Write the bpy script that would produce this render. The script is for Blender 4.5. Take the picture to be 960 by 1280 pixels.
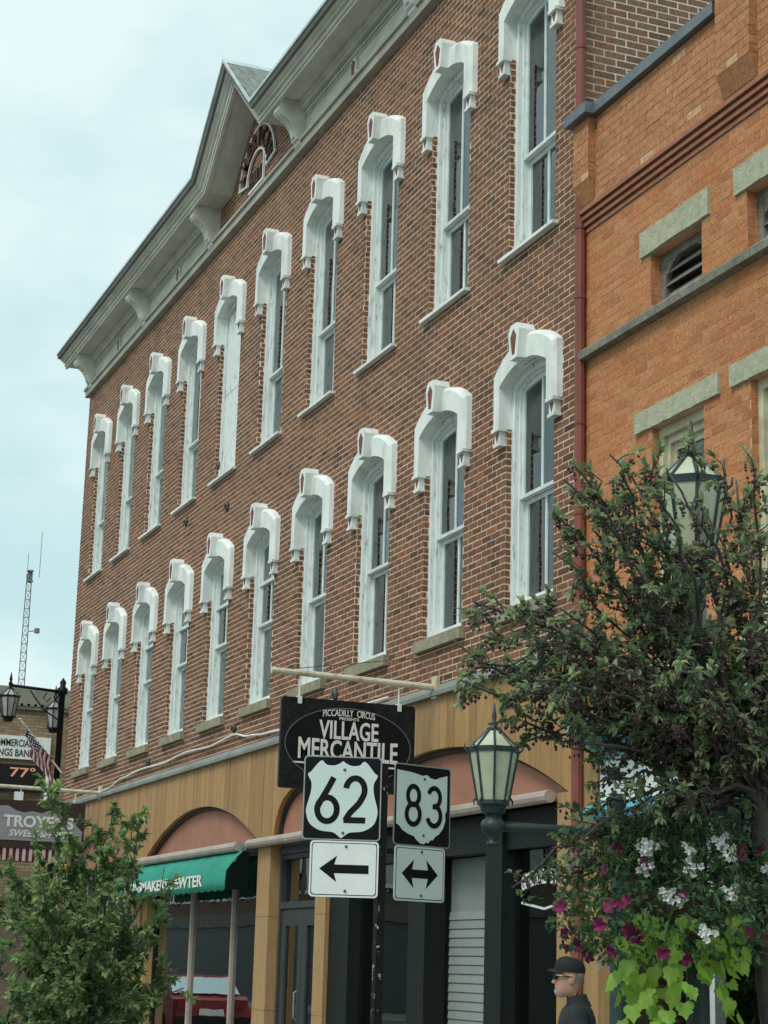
import bpy, bmesh, math, random
import numpy as np
from mathutils import Vector, Matrix
R_ = random.Random(7)
NP = np.random.RandomState(11)
sc = bpy.context.scene
for o in list(bpy.data.objects):
    bpy.data.objects.remove(o)
COL = sc.collection

# ------------------------------------------------------------------ camera
S = 1.95
F, YAW, PITCH, ROLL = 2345.2, .3767, .2386, .0279
CAM = np.array([16.8313*S, -3.7548*S, 1.6])
def cam_axes():
    cy, sy = math.cos(YAW), math.sin(YAW)
    w = np.array([-cy*math.cos(PITCH), sy*math.cos(PITCH), math.sin(PITCH)])
    r = np.cross(w, [0, 0, 1]); r /= np.linalg.norm(r)
    u = np.cross(r, w)
    return r*math.cos(ROLL)+u*math.sin(ROLL), -r*math.sin(ROLL)+u*math.cos(ROLL), w
CR, CU, CW = cam_axes()
cd = bpy.data.cameras.new('camera'); cam = bpy.data.objects.new('camera', cd); COL.objects.link(cam)
cd.sensor_fit = 'VERTICAL'; cd.sensor_height = 24; cd.lens = F/1280*24
cd.clip_start = .05; cd.clip_end = 3000
cam.matrix_world = Matrix(((CR[0], CU[0], -CW[0], CAM[0]), (CR[1], CU[1], -CW[1], CAM[1]), (CR[2], CU[2], -CW[2], CAM[2]), (0, 0, 0, 1)))
sc.camera = cam
def at(x, y, d):                     # a pixel of the photograph at a known depth
    return CAM+(CW+CR*(x-480)/F-CU*(y-640)/F)*d
def on(x, y, ax, v):                 # a pixel on a known plane
    d = CW+CR*(x-480)/F-CU*(y-640)/F; k = 'xyz'.index(ax)
    return CAM+d*(v-CAM[k])/d[k]
def pj(P):
    d = np.asarray(P, float)-CAM; z = d@CW
    return 480+F*(d@CR)/z, 640-F*(d@CU)/z, z

# ------------------------------------------------------------------ world, sun, exposure
SUN_EL, SUN_AZ = math.radians(52), math.radians(-62)      # azimuth of the sun measured from +X in the XY plane
w = bpy.data.worlds.new('World'); sc.world = w; w.use_nodes = True
nt = w.node_tree; nt.nodes.clear()
def N(nt, t, **k):
    n = nt.nodes.new(t)
    for a, b in k.items(): setattr(n, a, b)
    return n
wo = N(nt, 'ShaderNodeOutputWorld'); bg = N(nt, 'ShaderNodeBackground'); L = nt.links.new
sky = N(nt, 'ShaderNodeTexSky', sky_type='NISHITA', sun_disc=False, sun_elevation=SUN_EL, sun_rotation=math.radians(90)-SUN_AZ)
sky.air_density = 1.2; sky.dust_density = 2.0
tc = N(nt, 'ShaderNodeTexCoord'); mp = N(nt, 'ShaderNodeMapping'); mp.inputs['Scale'].default_value = (1, 1, 2.2)
no = N(nt, 'ShaderNodeTexNoise'); no.inputs['Scale'].default_value = 3.6; no.inputs['Detail'].default_value = 4; no.inputs['Roughness'].default_value = .55
cr = N(nt, 'ShaderNodeValToRGB')
cr.color_ramp.elements[0].position = .40; cr.color_ramp.elements[0].color = (4.9, 6.9, 7.0, 1)
cr.color_ramp.elements[1].position = .62; cr.color_ramp.elements[1].color = (7.3, 8.6, 8.5, 1)
mx = N(nt, 'ShaderNodeMix', data_type='RGBA'); mx.inputs[0].default_value = .86
L(tc.outputs['Generated'], mp.inputs[0]); L(mp.outputs[0], no.inputs['Vector']); L(no.outputs['Fac'], cr.inputs[0])
L(sky.outputs[0], mx.inputs[6]); L(cr.outputs[0], mx.inputs[7]); L(mx.outputs[2], bg.inputs[0]); L(bg.outputs[0], wo.inputs[0])
bg.inputs[1].default_value = .1
sd = bpy.data.lights.new('sun', 'SUN'); sun = bpy.data.objects.new('sun', sd); COL.objects.link(sun)
sd.energy = 1.5; sd.angle = math.radians(22); sd.color = (1, .97, .92)
dv = Vector((math.cos(SUN_EL)*math.cos(SUN_AZ), math.cos(SUN_EL)*math.sin(SUN_AZ), math.sin(SUN_EL)))
sun.rotation_euler = dv.to_track_quat('Z', 'Y').to_euler(); sun.location = (30, -30, 40)
sc.view_settings.view_transform = 'Standard'; sc.view_settings.look = 'None'
sc.view_settings.exposure = 0.32; sc.view_settings.gamma = 1; sc.view_settings.use_curve_mapping = False
sc.render.engine = 'CYCLES'

# ------------------------------------------------------------------ materials
MATS = {}
def lin(*c): return tuple(((v/255)/12.92 if v/255 <= .04045 else ((v/255+.055)/1.055)**2.4) for v in c)+(1,)
def new_mat(name):
    m = bpy.data.materials.new(name); m.use_nodes = True; MATS[name] = m
    return m, m.node_tree, m.node_tree.nodes['Principled BSDF']
def P(name, c, rough=.7, c2=None, scale=6., amt=.5, bump=0., bscale=40., metal=0., spec=.4, stretch=(1, 1, 1), per_obj=0., detail=5, lo=.35, hi=.65, attr=False, emit=0):
    m, nt, b = new_mat(name); Lk = nt.links.new
    b.inputs['Roughness'].default_value = rough; b.inputs['Metallic'].default_value = metal
    b.inputs['Specular IOR Level'].default_value = spec
    g = N(nt, 'ShaderNodeNewGeometry'); mpn = N(nt, 'ShaderNodeMapping'); mpn.inputs['Scale'].default_value = stretch
    Lk(g.outputs['Position'], mpn.inputs[0])
    c2 = c2 or tuple(v*.75 for v in c[:3])+(1,)
    nz = N(nt, 'ShaderNodeTexNoise'); nz.inputs['Scale'].default_value = scale; nz.inputs['Detail'].default_value = detail; nz.inputs['Roughness'].default_value = .62
    Lk(mpn.outputs[0], nz.inputs['Vector'])
    rp = N(nt, 'ShaderNodeMapRange'); rp.inputs[1].default_value = lo; rp.inputs[2].default_value = hi; rp.inputs[4].default_value = amt*2 if amt < .5 else 1.
    Lk(nz.outputs['Fac'], rp.inputs[0])
    mxn = N(nt, 'ShaderNodeMix', data_type='RGBA'); mxn.inputs[6].default_value = c; mxn.inputs[7].default_value = c2
    Lk(rp.outputs[0], mxn.inputs[0]); out = mxn.outputs[2]
    if per_obj or attr:
        hs = N(nt, 'ShaderNodeHueSaturation')
        mr = N(nt, 'ShaderNodeMapRange'); mr.inputs[3].default_value = 1-(per_obj or .3); mr.inputs[4].default_value = 1+(per_obj or .3)
        if attr:
            an = N(nt, 'ShaderNodeAttribute', attribute_name='rnd'); Lk(an.outputs['Fac'], mr.inputs[0])
        else:
            oi = N(nt, 'ShaderNodeObjectInfo'); Lk(oi.outputs['Random'], mr.inputs[0])
        Lk(mr.outputs[0], hs.inputs['Value']); Lk(out, hs.inputs['Color']); out = hs.outputs[0]
    Lk(out, b.inputs['Base Color'])
    if emit:
        Lk(out, b.inputs['Emission Color']); b.inputs['Emission Strength'].default_value = emit
    if bump:
        n2 = N(nt, 'ShaderNodeTexNoise'); n2.inputs['Scale'].default_value = bscale; n2.inputs['Detail'].default_value = 4
        Lk(mpn.outputs[0], n2.inputs['Vector'])
        bp = N(nt, 'ShaderNodeBump'); bp.inputs['Strength'].default_value = bump; bp.inputs['Distance'].default_value = .01
        Lk(n2.outputs['Fac'], bp.inputs['Height']); Lk(bp.outputs[0], b.inputs['Normal'])
    return m
def brick_mat(name, cols, obj, stain=(.06, .05, .045, 1), stain_amt=.5, streak=(.22, .16, .12, 1)):
    m, nt, b = new_mat(name); Lk = nt.links.new
    b.inputs['Roughness'].default_value = .85; b.inputs['Specular IOR Level'].default_value = .25
    if obj: src = N(nt, 'ShaderNodeObjectInfo').outputs['Random']
    else: src = N(nt, 'ShaderNodeAttribute', attribute_name='rnd').outputs['Fac']
    cr = N(nt, 'ShaderNodeValToRGB'); e = cr.color_ramp.elements
    while len(e) < len(cols): e.new(.5)
    for k, (p, c) in enumerate(cols): e[k].position = p; e[k].color = c
    Lk(src, cr.inputs[0])
    g = N(nt, 'ShaderNodeNewGeometry')
    n1 = N(nt, 'ShaderNodeTexNoise'); n1.inputs['Scale'].default_value = .55; n1.inputs['Detail'].default_value = 7; n1.inputs['Roughness'].default_value = .68
    Lk(g.outputs['Position'], n1.inputs['Vector'])
    mr = N(nt, 'ShaderNodeMapRange'); mr.inputs[1].default_value = .50; mr.inputs[2].default_value = .72; mr.inputs[4].default_value = stain_amt
    Lk(n1.outputs['Fac'], mr.inputs[0])
    mx = N(nt, 'ShaderNodeMix', data_type='RGBA'); mx.inputs[7].default_value = stain
    Lk(mr.outputs[0], mx.inputs[0]); Lk(cr.outputs[0], mx.inputs[6])
    mpn = N(nt, 'ShaderNodeMapping'); mpn.inputs['Scale'].default_value = (2.6, 2.6, .22); Lk(g.outputs['Position'], mpn.inputs[0])
    n4 = N(nt, 'ShaderNodeTexNoise'); n4.inputs['Scale'].default_value = 1.0; n4.inputs['Detail'].default_value = 6; n4.inputs['Roughness'].default_value = .6; Lk(mpn.outputs[0], n4.inputs['Vector'])
    mr4 = N(nt, 'ShaderNodeMapRange'); mr4.inputs[1].default_value = .56; mr4.inputs[2].default_value = .74; mr4.inputs[4].default_value = .5; Lk(n4.outputs['Fac'], mr4.inputs[0])
    mx4 = N(nt, 'ShaderNodeMix', data_type='RGBA'); mx4.inputs[7].default_value = streak; Lk(mr4.outputs[0], mx4.inputs[0]); Lk(mx.outputs[2], mx4.inputs[6]); mx = mx4
    n2 = N(nt, 'ShaderNodeTexNoise'); n2.inputs['Scale'].default_value = 30; n2.inputs['Detail'].default_value = 5
    Lk(g.outputs['Position'], n2.inputs['Vector'])
    mr2 = N(nt, 'ShaderNodeMapRange'); mr2.inputs[1].default_value = .3; mr2.inputs[2].default_value = .7; mr2.inputs[3].default_value = .72; mr2.inputs[4].default_value = 1.25
    Lk(n2.outputs['Fac'], mr2.inputs[0])
    hs = N(nt, 'ShaderNodeHueSaturation'); Lk(mr2.outputs[0], hs.inputs['Value']); Lk(mx.outputs[2], hs.inputs['Color'])
    Lk(hs.outputs[0], b.inputs['Base Color'])
    bp = N(nt, 'ShaderNodeBump'); bp.inputs['Strength'].default_value = .35; bp.inputs['Distance'].default_value = .006
    n3 = N(nt, 'ShaderNodeTexNoise'); n3.inputs['Scale'].default_value = 90; Lk(g.outputs['Position'], n3.inputs['Vector'])
    Lk(n3.outputs['Fac'], bp.inputs['Height']); Lk(bp.outputs[0], b.inputs['Normal'])
    return m
def glass_mat(name, tint=(.75, .8, .78, 1), refl=1.0, rough=.0, wav=.02):
    m, nt, b = new_mat(name); Lk = nt.links.new; nt.nodes.remove(b)
    out = [n for n in nt.nodes if n.type == 'OUTPUT_MATERIAL'][0]
    tr = N(nt, 'ShaderNodeBsdfTransparent'); tr.inputs[0].default_value = tint
    gl = N(nt, 'ShaderNodeBsdfGlossy'); gl.inputs['Roughness'].default_value = rough; gl.inputs[0].default_value = (.95, 1, 1, 1)
    fr = N(nt, 'ShaderNodeFresnel'); fr.inputs[0].default_value = 1.52
    ma = N(nt, 'ShaderNodeMath', operation='MULTIPLY'); ma.inputs[1].default_value = 1.9*refl; ma.use_clamp = True
    g = N(nt, 'ShaderNodeNewGeometry'); nz = N(nt, 'ShaderNodeTexNoise'); nz.inputs['Scale'].default_value = 2.2; nz.inputs['Detail'].default_value = 1
    Lk(g.outputs['Position'], nz.inputs['Vector'])
    bp = N(nt, 'ShaderNodeBump'); bp.inputs['Strength'].default_value = wav*5; bp.inputs['Distance'].default_value = .02
    Lk(nz.outputs['Fac'], bp.inputs['Height']); Lk(bp.outputs[0], gl.inputs['Normal'])
    mx = N(nt, 'ShaderNodeMixShader')
    Lk(fr.outputs[0], ma.inputs[0]); Lk(ma.outputs[0], mx.inputs[0]); Lk(tr.outputs[0], mx.inputs[1]); Lk(gl.outputs[0], mx.inputs[2]); Lk(mx.outputs[0], out.inputs[0])
    return m
def leaf_mat(name, c1, c2, rough=.45, trans=.35, obj=False):
    m, nt, b = new_mat(name); Lk = nt.links.new
    out = [n for n in nt.nodes if n.type == 'OUTPUT_MATERIAL'][0]
    if obj: src = N(nt, 'ShaderNodeObjectInfo').outputs['Random']
    else: src = N(nt, 'ShaderNodeAttribute', attribute_name='rnd').outputs['Fac']
    mx = N(nt, 'ShaderNodeMix', data_type='RGBA'); mx.inputs[6].default_value = c1; mx.inputs[7].default_value = c2
    Lk(src, mx.inputs[0]); Lk(mx.outputs[2], b.inputs['Base Color']); b.inputs['Roughness'].default_value = rough; b.inputs['Specular IOR Level'].default_value = .45
    t = N(nt, 'ShaderNodeBsdfTranslucent'); hs = N(nt, 'ShaderNodeHueSaturation'); hs.inputs['Value'].default_value = 1.5; hs.inputs['Hue'].default_value = .485
    Lk(mx.outputs[2], hs.inputs['Color']); Lk(hs.outputs[0], t.inputs[0])
    ms = N(nt, 'ShaderNodeMixShader'); ms.inputs[0].default_value = trans
    Lk(b.outputs[0], ms.inputs[1]); Lk(t.outputs[0], ms.inputs[2]); Lk(ms.outputs[0], out.inputs[0])
    return m
BR = [(0, (.085, .045, .031, 1)), (.06, (.145, .068, .042, 1)), (.5, (.195, .088, .05, 1)), (.9, (.235, .105, .058, 1)), (1, (.30, .11, .052, 1))]
brick_mat('brick', BR, False, stain_amt=.45); brick_mat('brick_o', BR, True, stain_amt=.45)
BS = [(0, (.15, .088, .06, 1)), (.3, (.21, .12, .08, 1)), (.7, (.25, .145, .095, 1)), (1, (.25, .11, .07, 1))]
brick_mat('brick_side', BS, False, stain_amt=.1); brick_mat('brick_side_o', BS, True, stain_amt=.1)
BO = [(0, (.40, .15, .062, 1)), (.3, (.48, .20, .085, 1)), (.7, (.53, .24, .107, 1)), (1, (.49, .175, .07, 1))]
brick_mat('brick_orange', BO, False, stain=(.35, .13, .05, 1), stain_amt=.45, streak=(.58, .27, .13, 1)); brick_mat('brick_orange_o', BO, True, stain=(.35, .13, .05, 1), stain_amt=.45, streak=(.58, .27, .13, 1))
BT = [(0, (.40, .18, .085, 1)), (.5, (.47, .215, .105, 1)), (.96, (.50, .235, .115, 1)), (1, (.58, .36, .22, 1))]
brick_mat('brick_tan', BT, False, stain=(.36, .2, .09, 1), stain_amt=.35, streak=(.52, .26, .13, 1))
BB = [(0, (.22, .15, .09, 1)), (.5, (.30, .21, .13, 1)), (1, (.36, .26, .17, 1))]
brick_mat('brick_bank', BB, False, stain_amt=.2)
P('mortar', (.74, .58, .43, 1), .95, (.54, .41, .30, 1), 1.2)
P('mortar_side', (.80, .70, .57, 1), .95, (.70, .60, .49, 1), 3)
P('mortar_orange', (.70, .46, .29, 1), .95, (.56, .29, .14, 1), 2)
P('mortar_tan', (.30, .135, .065, 1), .95)
P('mortar_bank', (.17, .13, .09, 1), .95)
P('white_hood', (.80, .84, .80, 1), .65, (.50, .53, .49, 1), 4.5, .45, .35, 34, stretch=(1, 1, .45), lo=.46, hi=.75)
P('white_wood', (.74, .79, .77, 1), .65, (.30, .29, .26, 1), 9, .5, .4, 30, stretch=(3, 3, .7), lo=.55, hi=.72)
P('white_sash', (.74, .80, .78, 1), .55, (.58, .63, .61, 1), 6)
P('cornice', (.70, .70, .63, 1), .7, (.52, .52, .46, 1), 3.5, .5, .2, 20, stretch=(.5, 1, 1))
P('cornice_light', (.74, .75, .69, 1), .7, (.56, .57, .51, 1), 3.0, .5, .2, 20)
P('architrave', (.46, .45, .37, 1), .75, (.34, .33, .27, 1), 2.2, .5, .2, 25)
P('eave_band', (.20, .21, .19, 1), .7, (.12, .125, .115, 1), 3, stretch=(.4, 1, 1))
P('tin_edge', (.62, .70, .70, 1), .45, (.45, .50, .50, 1), 3)
P('oxblood', (.16, .045, .035, 1), .7, (.24, .08, .06, 1), 12)
P('plaque_letter', (.085, .045, .04, 1), .7)
P('shingle', (.26, .29, .26, 1), .9, (.13, .15, .13, 1), 5, .5, .6, 25, stretch=(1, 2.5, 1))
P('stone_sill', (.34, .31, .21, 1), .85, (.22, .20, .14, 1), 6, .5, .4, 30)
P('stone_lintel', (.47, .46, .33, 1), .9, (.33, .34, .24, 1), 16, .5, .7, 40)
P('stone_belt', (.27, .26, .20, 1), .9, (.15, .15, .12, 1), 7, .5, .6, 30)
P('coping', (.17, .195, .205, 1), .5, (.13, .15, .17, 1), 4, metal=.3)
P('louver', (.26, .26, .22, 1), .8, (.14, .14, .12, 1), 9, .5)
P('corbel', (.40, .17, .095, 1), .85, (.30, .125, .075, 1), 10, .5, .3, 60)
P('downspout', (.25, .075, .05, 1), .6, (.17, .055, .042, 1), 5, .5, stretch=(1, 1, .4))
P('cream_wood', (.62, .60, .42, 1), .6, (.45, .42, .28, 1), 8)
P('wood', (.44, .26, .105, 1), .62, (.30, .165, .065, 1), 9, .5, .15, 50, stretch=(6, 6, .35), per_obj=.14, lo=.3, hi=.7)
P('wood_col', (.46, .29, .13, 1), .6, (.33, .19, .08, 1), 9, .5, .15, 50, stretch=(6, 6, .35), lo=.3, hi=.7)
P('arch_panel', (.40, .185, .12, 1), .75, (.33, .15, .10, 1), 2.5)
P('arch_edge', (.05, .045, .035, 1), .7)
P('awning_rail', (.46, .38, .32, 1), .55, (.36, .30, .26, 1), 5, stretch=(.6, 1, 1))
P('awning_green', (.03, .30, .215, 1), .8, (.02, .23, .165, 1), 2.5, .5, .15, 60)
P('awning_end_shade', (.006, .016, .014, 1), .95, spec=.1)  # near-black colour stands for the shade inside the awning end
P('flash_grey', (.25, .26, .23, 1), .6, (.16, .17, .15, 1), 4, stretch=(.4, 1, 1))
P('white_paint', (.82, .84, .80, 1), .5, (.7, .72, .68, 1), 8)
P('letter_white', (.80, .80, .74, 1), .6, (.66, .66, .6, 1), 14)
P('dark_green_paint', (.009, .013, .013, 1), .45, (.013, .018, .018, 1), 5, spec=.2)
P('lamp_green', (.022, .042, .042, 1), .4, (.035, .06, .058, 1), 12, spec=.3)
P('lamp_black', (.008, .009, .009, 1), .5, spec=.2)
P('lamp_glass', (.52, .56, .40, 1), .35, (.40, .44, .31, 1), 7, spec=.5)
P('lamp_glass_grey', (.42, .42, .40, 1), .3, (.3, .3, .3, 1), 5)
P('sign_black', (.006, .007, .008, 1), .5, (.010, .011, .012, 1), 6, spec=.15)
P('sign_white', (.66, .78, .74, 1), .38, (.60, .71, .68, 1), 3)
P('sign_white_bright', (.84, .88, .84, 1), .38, (.76, .80, .77, 1), 4)
P('sign_grey', (.66, .76, .71, 1), .38, (.60, .70, .65, 1), 3)
P('sign_metal', (.42, .44, .43, 1), .45, metal=.5)
P('bolt', (.12, .13, .13, 1), .4, metal=.6)
P('post_black', (.008, .011, .011, 1), .5, (.55, .56, .54, 1), 24, .5, lo=.635, hi=.65, stretch=(1, 1, .6), spec=.2)
P('rusty_white', (.66, .63, .52, 1), .6, (.46, .33, .13, 1), 9, .5, lo=.45, hi=.7, stretch=(1, 1, 1))
P('board_carve', (.006, .007, .008, 1), .5, (.018, .021, .022, 1), 22, .5, .5, 26, spec=.2)
P('oval_line', (.16, .17, .17, 1), .6)
P('brown_panel', (.045, .028, .022, 1), .7)
P('grey_panel', (.30, .31, .32, 1), .6, (.25, .26, .27, 1), 3)
P('red_stripe', (.16, .022, .03, 1), .7)
P('pink_stripe', (.62, .50, .48, 1), .7)
P('flag_red', (.34, .03, .045, 1), .8)
P('flag_white', (.75, .76, .74, 1), .8)
P('flag_blue', (.02, .03, .09, 1), .8)
P('led_black', (.010, .011, .012, 1), .35)
P('led_amber', (.75, .36, .24, 1), .6, (.7, .3, .2, 1), emit=.12)
P('bank_stone', (.28, .29, .21, 1), .85, (.2, .21, .155, 1), 4)
P('sign_text_grey', (.035, .04, .038, 1), .6)
P('mast', (.22, .23, .24, 1), .6)
P('room_dark', (.06, .058, .05, 1), .95)
P('room_wall', (.16, .15, .13, 1), .95)
P('curtain', (.52, .56, .55, 1), .9, (.40, .43, .42, 1), 6, stretch=(6, 6, .3))
P('shade', (.60, .70, .72, 1), .8, (.52, .61, .63, 1), 3)
P('siding', (.27, .305, .28, 1), .6, (.235, .265, .245, 1), 3, per_obj=.05)
P('siding_panel', (.25, .285, .26, 1), .6, (.22, .25, .23, 1), 3)
P('door_grey', (.05, .06, .06, 1), .45, (.04, .048, .048, 1), 4, spec=.25)
P('teal', (.10, .42, .50, 1), .5, (.08, .33, .40, 1), 4)
P('roof_dark', (.05, .05, .05, 1), .9)
P('asphalt', (.052, .052, .053, 1), .9, (.04, .04, .041, 1), 3, .5, .5, 120)
P('concrete', (.36, .355, .335, 1), .9, (.28, .275, .26, 1), 2, .5, .3, 60)
P('grass_far', (.06, .085, .035, 1), .95)
P('line_paint', (.7, .55, .12, 1), .7)
P('bark', (.055, .048, .042, 1), .9, (.10, .09, .08, 1), 20, .5, .6, 60, stretch=(1, 1, .3))
P('bark_light', (.16, .145, .12, 1), .9, (.09, .08, .07, 1), 20, .5, .6, 60)
leaf_mat('leaf_crab', (.06, .105, .05, 1), (.30, .38, .19, 1), .45, .4)
leaf_mat('leaf_left', (.075, .15, .055, 1), (.30, .41, .17, 1), .45, .38)
leaf_mat('leaf_basket', (.03, .07, .03, 1), (.11, .2, .07, 1), .5, .3)
leaf_mat('leaf_lime', (.16, .33, .035, 1), (.33, .50, .07, 1), .45, .3, obj=True)
leaf_mat('petal_wine', (.13, .008, .045, 1), (.26, .02, .11, 1), .6, .25, obj=True)
leaf_mat('petal_white', (.70, .70, .68, 1), (.80, .80, .78, 1), .6, .25, obj=True)
P('berry', (.055, .025, .032, 1), .3, (.12, .06, .06, 1), 40, attr=True, per_obj=.5, spec=.5)
P('coir', (.09, .06, .035, 1), .95, (.05, .035, .02, 1), 40, .5, .6, 60)
P('skin', (.52, .30, .21, 1), .55, (.46, .25, .17, 1), 14)
P('jacket', (.022, .027, .029, 1), .85, (.03, .036, .038, 1), 9, .5, .25, 60)
P('trousers', (.03, .033, .04, 1), .85)
P('cap_black', (.012, .017, .019, 1), .8)
P('lens_black', (.006, .006, .007, 1), .12)
P('beard', (.46, .43, .39, 1), .9, (.30, .27, .24, 1), 60)
P('hair_grey', (.16, .13, .11, 1), .9, (.26, .21, .18, 1), 70)
P('shoe', (.02, .018, .016, 1), .5)
P('car_red', (.24, .012, .016, 1), .3, (.21, .011, .014, 1), 2, spec=.4)
P('tyre', (.015, .015, .015, 1), .8)
P('rim', (.4, .4, .41, 1), .3, metal=.8)
P('chrome_lamp', (.7, .7, .68, 1), .2)
glass_mat('win_glass', (.80, .86, .84, 1), .8, 0, .03)
glass_mat('shop_glass', (.55, .62, .60, 1), 1.0, 0, .01)
glass_mat('dark_glass', (.05, .06, .06, 1), 1.0)

# ------------------------------------------------------------------ mesh builder, things, parts
WL = {}                                  # world location of each parent (no rotated chains are used with world=True)
class B:
    def __init__(s): s.v = []; s.f = []; s.r = []
    def add(s, vs, fs, rnd=None):
        k = len(s.v); s.v += [tuple(map(float, p)) for p in vs]; s.f += [tuple(k+i for i in f) for f in fs]
        if rnd is not None: s.r += [rnd]*len(fs)
        return s
    def box(s, x0, x1, y0, y1, z0, z1):
        return s.add([(x0, y0, z0), (x1, y0, z0), (x1, y1, z0), (x0, y1, z0), (x0, y0, z1), (x1, y0, z1), (x1, y1, z1), (x0, y1, z1)],
                     [(0, 3, 2, 1), (4, 5, 6, 7), (0, 1, 5, 4), (1, 2, 6, 5), (2, 3, 7, 6), (3, 0, 4, 7)])
    def prism(s, poly, y0, y1, ax='xz'):  # polygon (counter-clockwise seen from -y) swept from y0 (front) to y1
        n = len(poly)
        if ax == 'xz': m = lambda p, y: (p[0], y, p[1])
        elif ax == 'yz': m = lambda p, y: (y, p[0], p[1])
        else: m = lambda p, y: (p[0], p[1], y)
        vs = [m(p, y0) for p in poly]+[m(p, y1) for p in poly]
        return s.add(vs, [tuple(range(n)), tuple(range(2*n-1, n-1, -1))]+[(i, n+i, n+(i+1) % n, (i+1) % n) for i in range(n)])
    def tube(s, pts, r, seg=8, cap=True):
        pts = [np.asarray(p, float) for p in pts]; n = len(pts)
        rs = r if hasattr(r, '__len__') else [r]*n
        k = len(s.v); up = None
        for i, p in enumerate(pts):
            t = pts[min(i+1, n-1)]-pts[max(i-1, 0)]; t = t/(np.linalg.norm(t)+1e-9)
            if up is None: up = np.array([0, 0, 1.]) if abs(t[2]) < .9 else np.array([1., 0, 0])
            a = np.cross(t, up); a /= np.linalg.norm(a)+1e-9; b = np.cross(a, t); up = b
            for j in range(seg):
                th = 2*math.pi*j/seg; q = p+rs[i]*(a*math.cos(th)+b*math.sin(th)); s.v.append(tuple(q))
        for i in range(n-1):
            for j in range(seg):
                s.f.append((k+i*seg+j, k+i*seg+(j+1) % seg, k+(i+1)*seg+(j+1) % seg, k+(i+1)*seg+j))
        if cap:
            s.f.append(tuple(k+j for j in range(seg-1, -1, -1))); s.f.append(tuple(k+(n-1)*seg+j for j in range(seg)))
        return s
    def lathe(s, prof, c=(0, 0, 0), seg=16, rot=0):
        k = len(s.v); n = len(prof)
        for (r, z) in prof:
            for j in range(seg):
                th = 2*math.pi*j/seg+rot; s.v.append((c[0]+r*math.cos(th), c[1]+r*math.sin(th), c[2]+z))
        for i in range(n-1):
            for j in range(seg):
                s.f.append((k+i*seg+j, k+i*seg+(j+1) % seg, k+(i+1)*seg+(j+1) % seg, k+(i+1)*seg+j))
        s.f.append(tuple(k+j for j in range(seg-1, -1, -1))); s.f.append(tuple(k+(n-1)*seg+j for j in range(seg)))
        return s
    def ribbon(s, pts, wd, y0, y1):       # a flat stroke in the xz plane with thickness y0..y1
        n = len(pts); Lf = []; Rt = []
        for i, p in enumerate(pts):
            a = np.array(pts[max(i-1, 0)]); b = np.array(pts[min(i+1, n-1)]); t = b-a; t = t/(np.hypot(*t)+1e-9)
            nn = np.array([-t[1], t[0]])*wd/2; Lf.append(np.array(p)+nn); Rt.append(np.array(p)-nn)
        k = len(s.v)
        for y in (y0, y1):
            s.v += [(q[0], y, q[1]) for q in Lf]+[(q[0], y, q[1]) for q in Rt]
        for i in range(n-1):
            s.f.append((k+n+i, k+n+i+1, k+i+1, k+i))
            o = 2*n; s.f.append((k+o+i, k+o+i+1, k+o+n+i+1, k+o+n+i))
            s.f.append((k+i, k+i+1, k+o+i+1, k+o+i)); s.f.append((k+n+i+1, k+n+i, k+o+n+i, k+o+n+i+1))
        for i in (0, n-1): s.f.append((k+i, k+n+i, k+3*n+i, k+2*n+i))
        return s
    def shift(s, d):
        s.v = [(a+d[0], b+d[1], c+d[2]) for a, b, c in s.v]; return s
    def xf(s, M):
        s.v = [tuple(M @ Vector(p)) for p in s.v]; return s
    def mesh(s, name, mat, smooth=False):
        me = bpy.data.meshes.new(name); me.from_pydata(s.v, [], s.f)
        if s.r and len(s.r) == len(s.f):
            a = me.attributes.new('rnd', 'FLOAT', 'FACE'); a.data.foreach_set('value', s.r)
        if mat: me.materials.append(MATS[mat])
        if smooth: me.polygons.foreach_set('use_smooth', [True]*len(me.polygons))
        me.update(); return me
    def build(s, name, mat, parent=None, world=False, smooth=False, loc=None, kind=None):
        if world and parent is not None:
            d = WL[parent.name]; s.shift((-d[0], -d[1], -d[2]))
        return link(name, s.mesh(name, mat, smooth), parent, loc, kind)
def link(name, me, parent=None, loc=None, kind=None, rot=None):
    o = bpy.data.objects.new(name, me); COL.objects.link(o)
    if parent is not None: o.parent = parent
    if loc is not None: o.location = loc
    if rot is not None: o.rotation_euler = rot
    if kind: o['kind'] = kind
    base = WL.get(parent.name, (0, 0, 0)) if parent is not None else (0, 0, 0)
    l = o.location; WL[o.name] = (base[0]+l[0], base[1]+l[1], base[2]+l[2])
    return o
def thing(name, label, cat, loc=(0, 0, 0), rotz=0, group=None):
    o = bpy.data.objects.new(name, None); COL.objects.link(o); o.location = tuple(map(float, loc)); o.rotation_euler = (0, 0, rotz)
    o.empty_display_size = .2; o['label'] = label; o['category'] = cat
    if group: o['group'] = group
    WL[o.name] = tuple(map(float, loc)); return o
def tag(o, label, cat, group=None):
    o['label'] = label; o['category'] = cat
    if group: o['group'] = group
    return o
def struct(name, b, mat):
    o = b.build(name, mat); o['kind'] = 'structure'; return o
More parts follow.
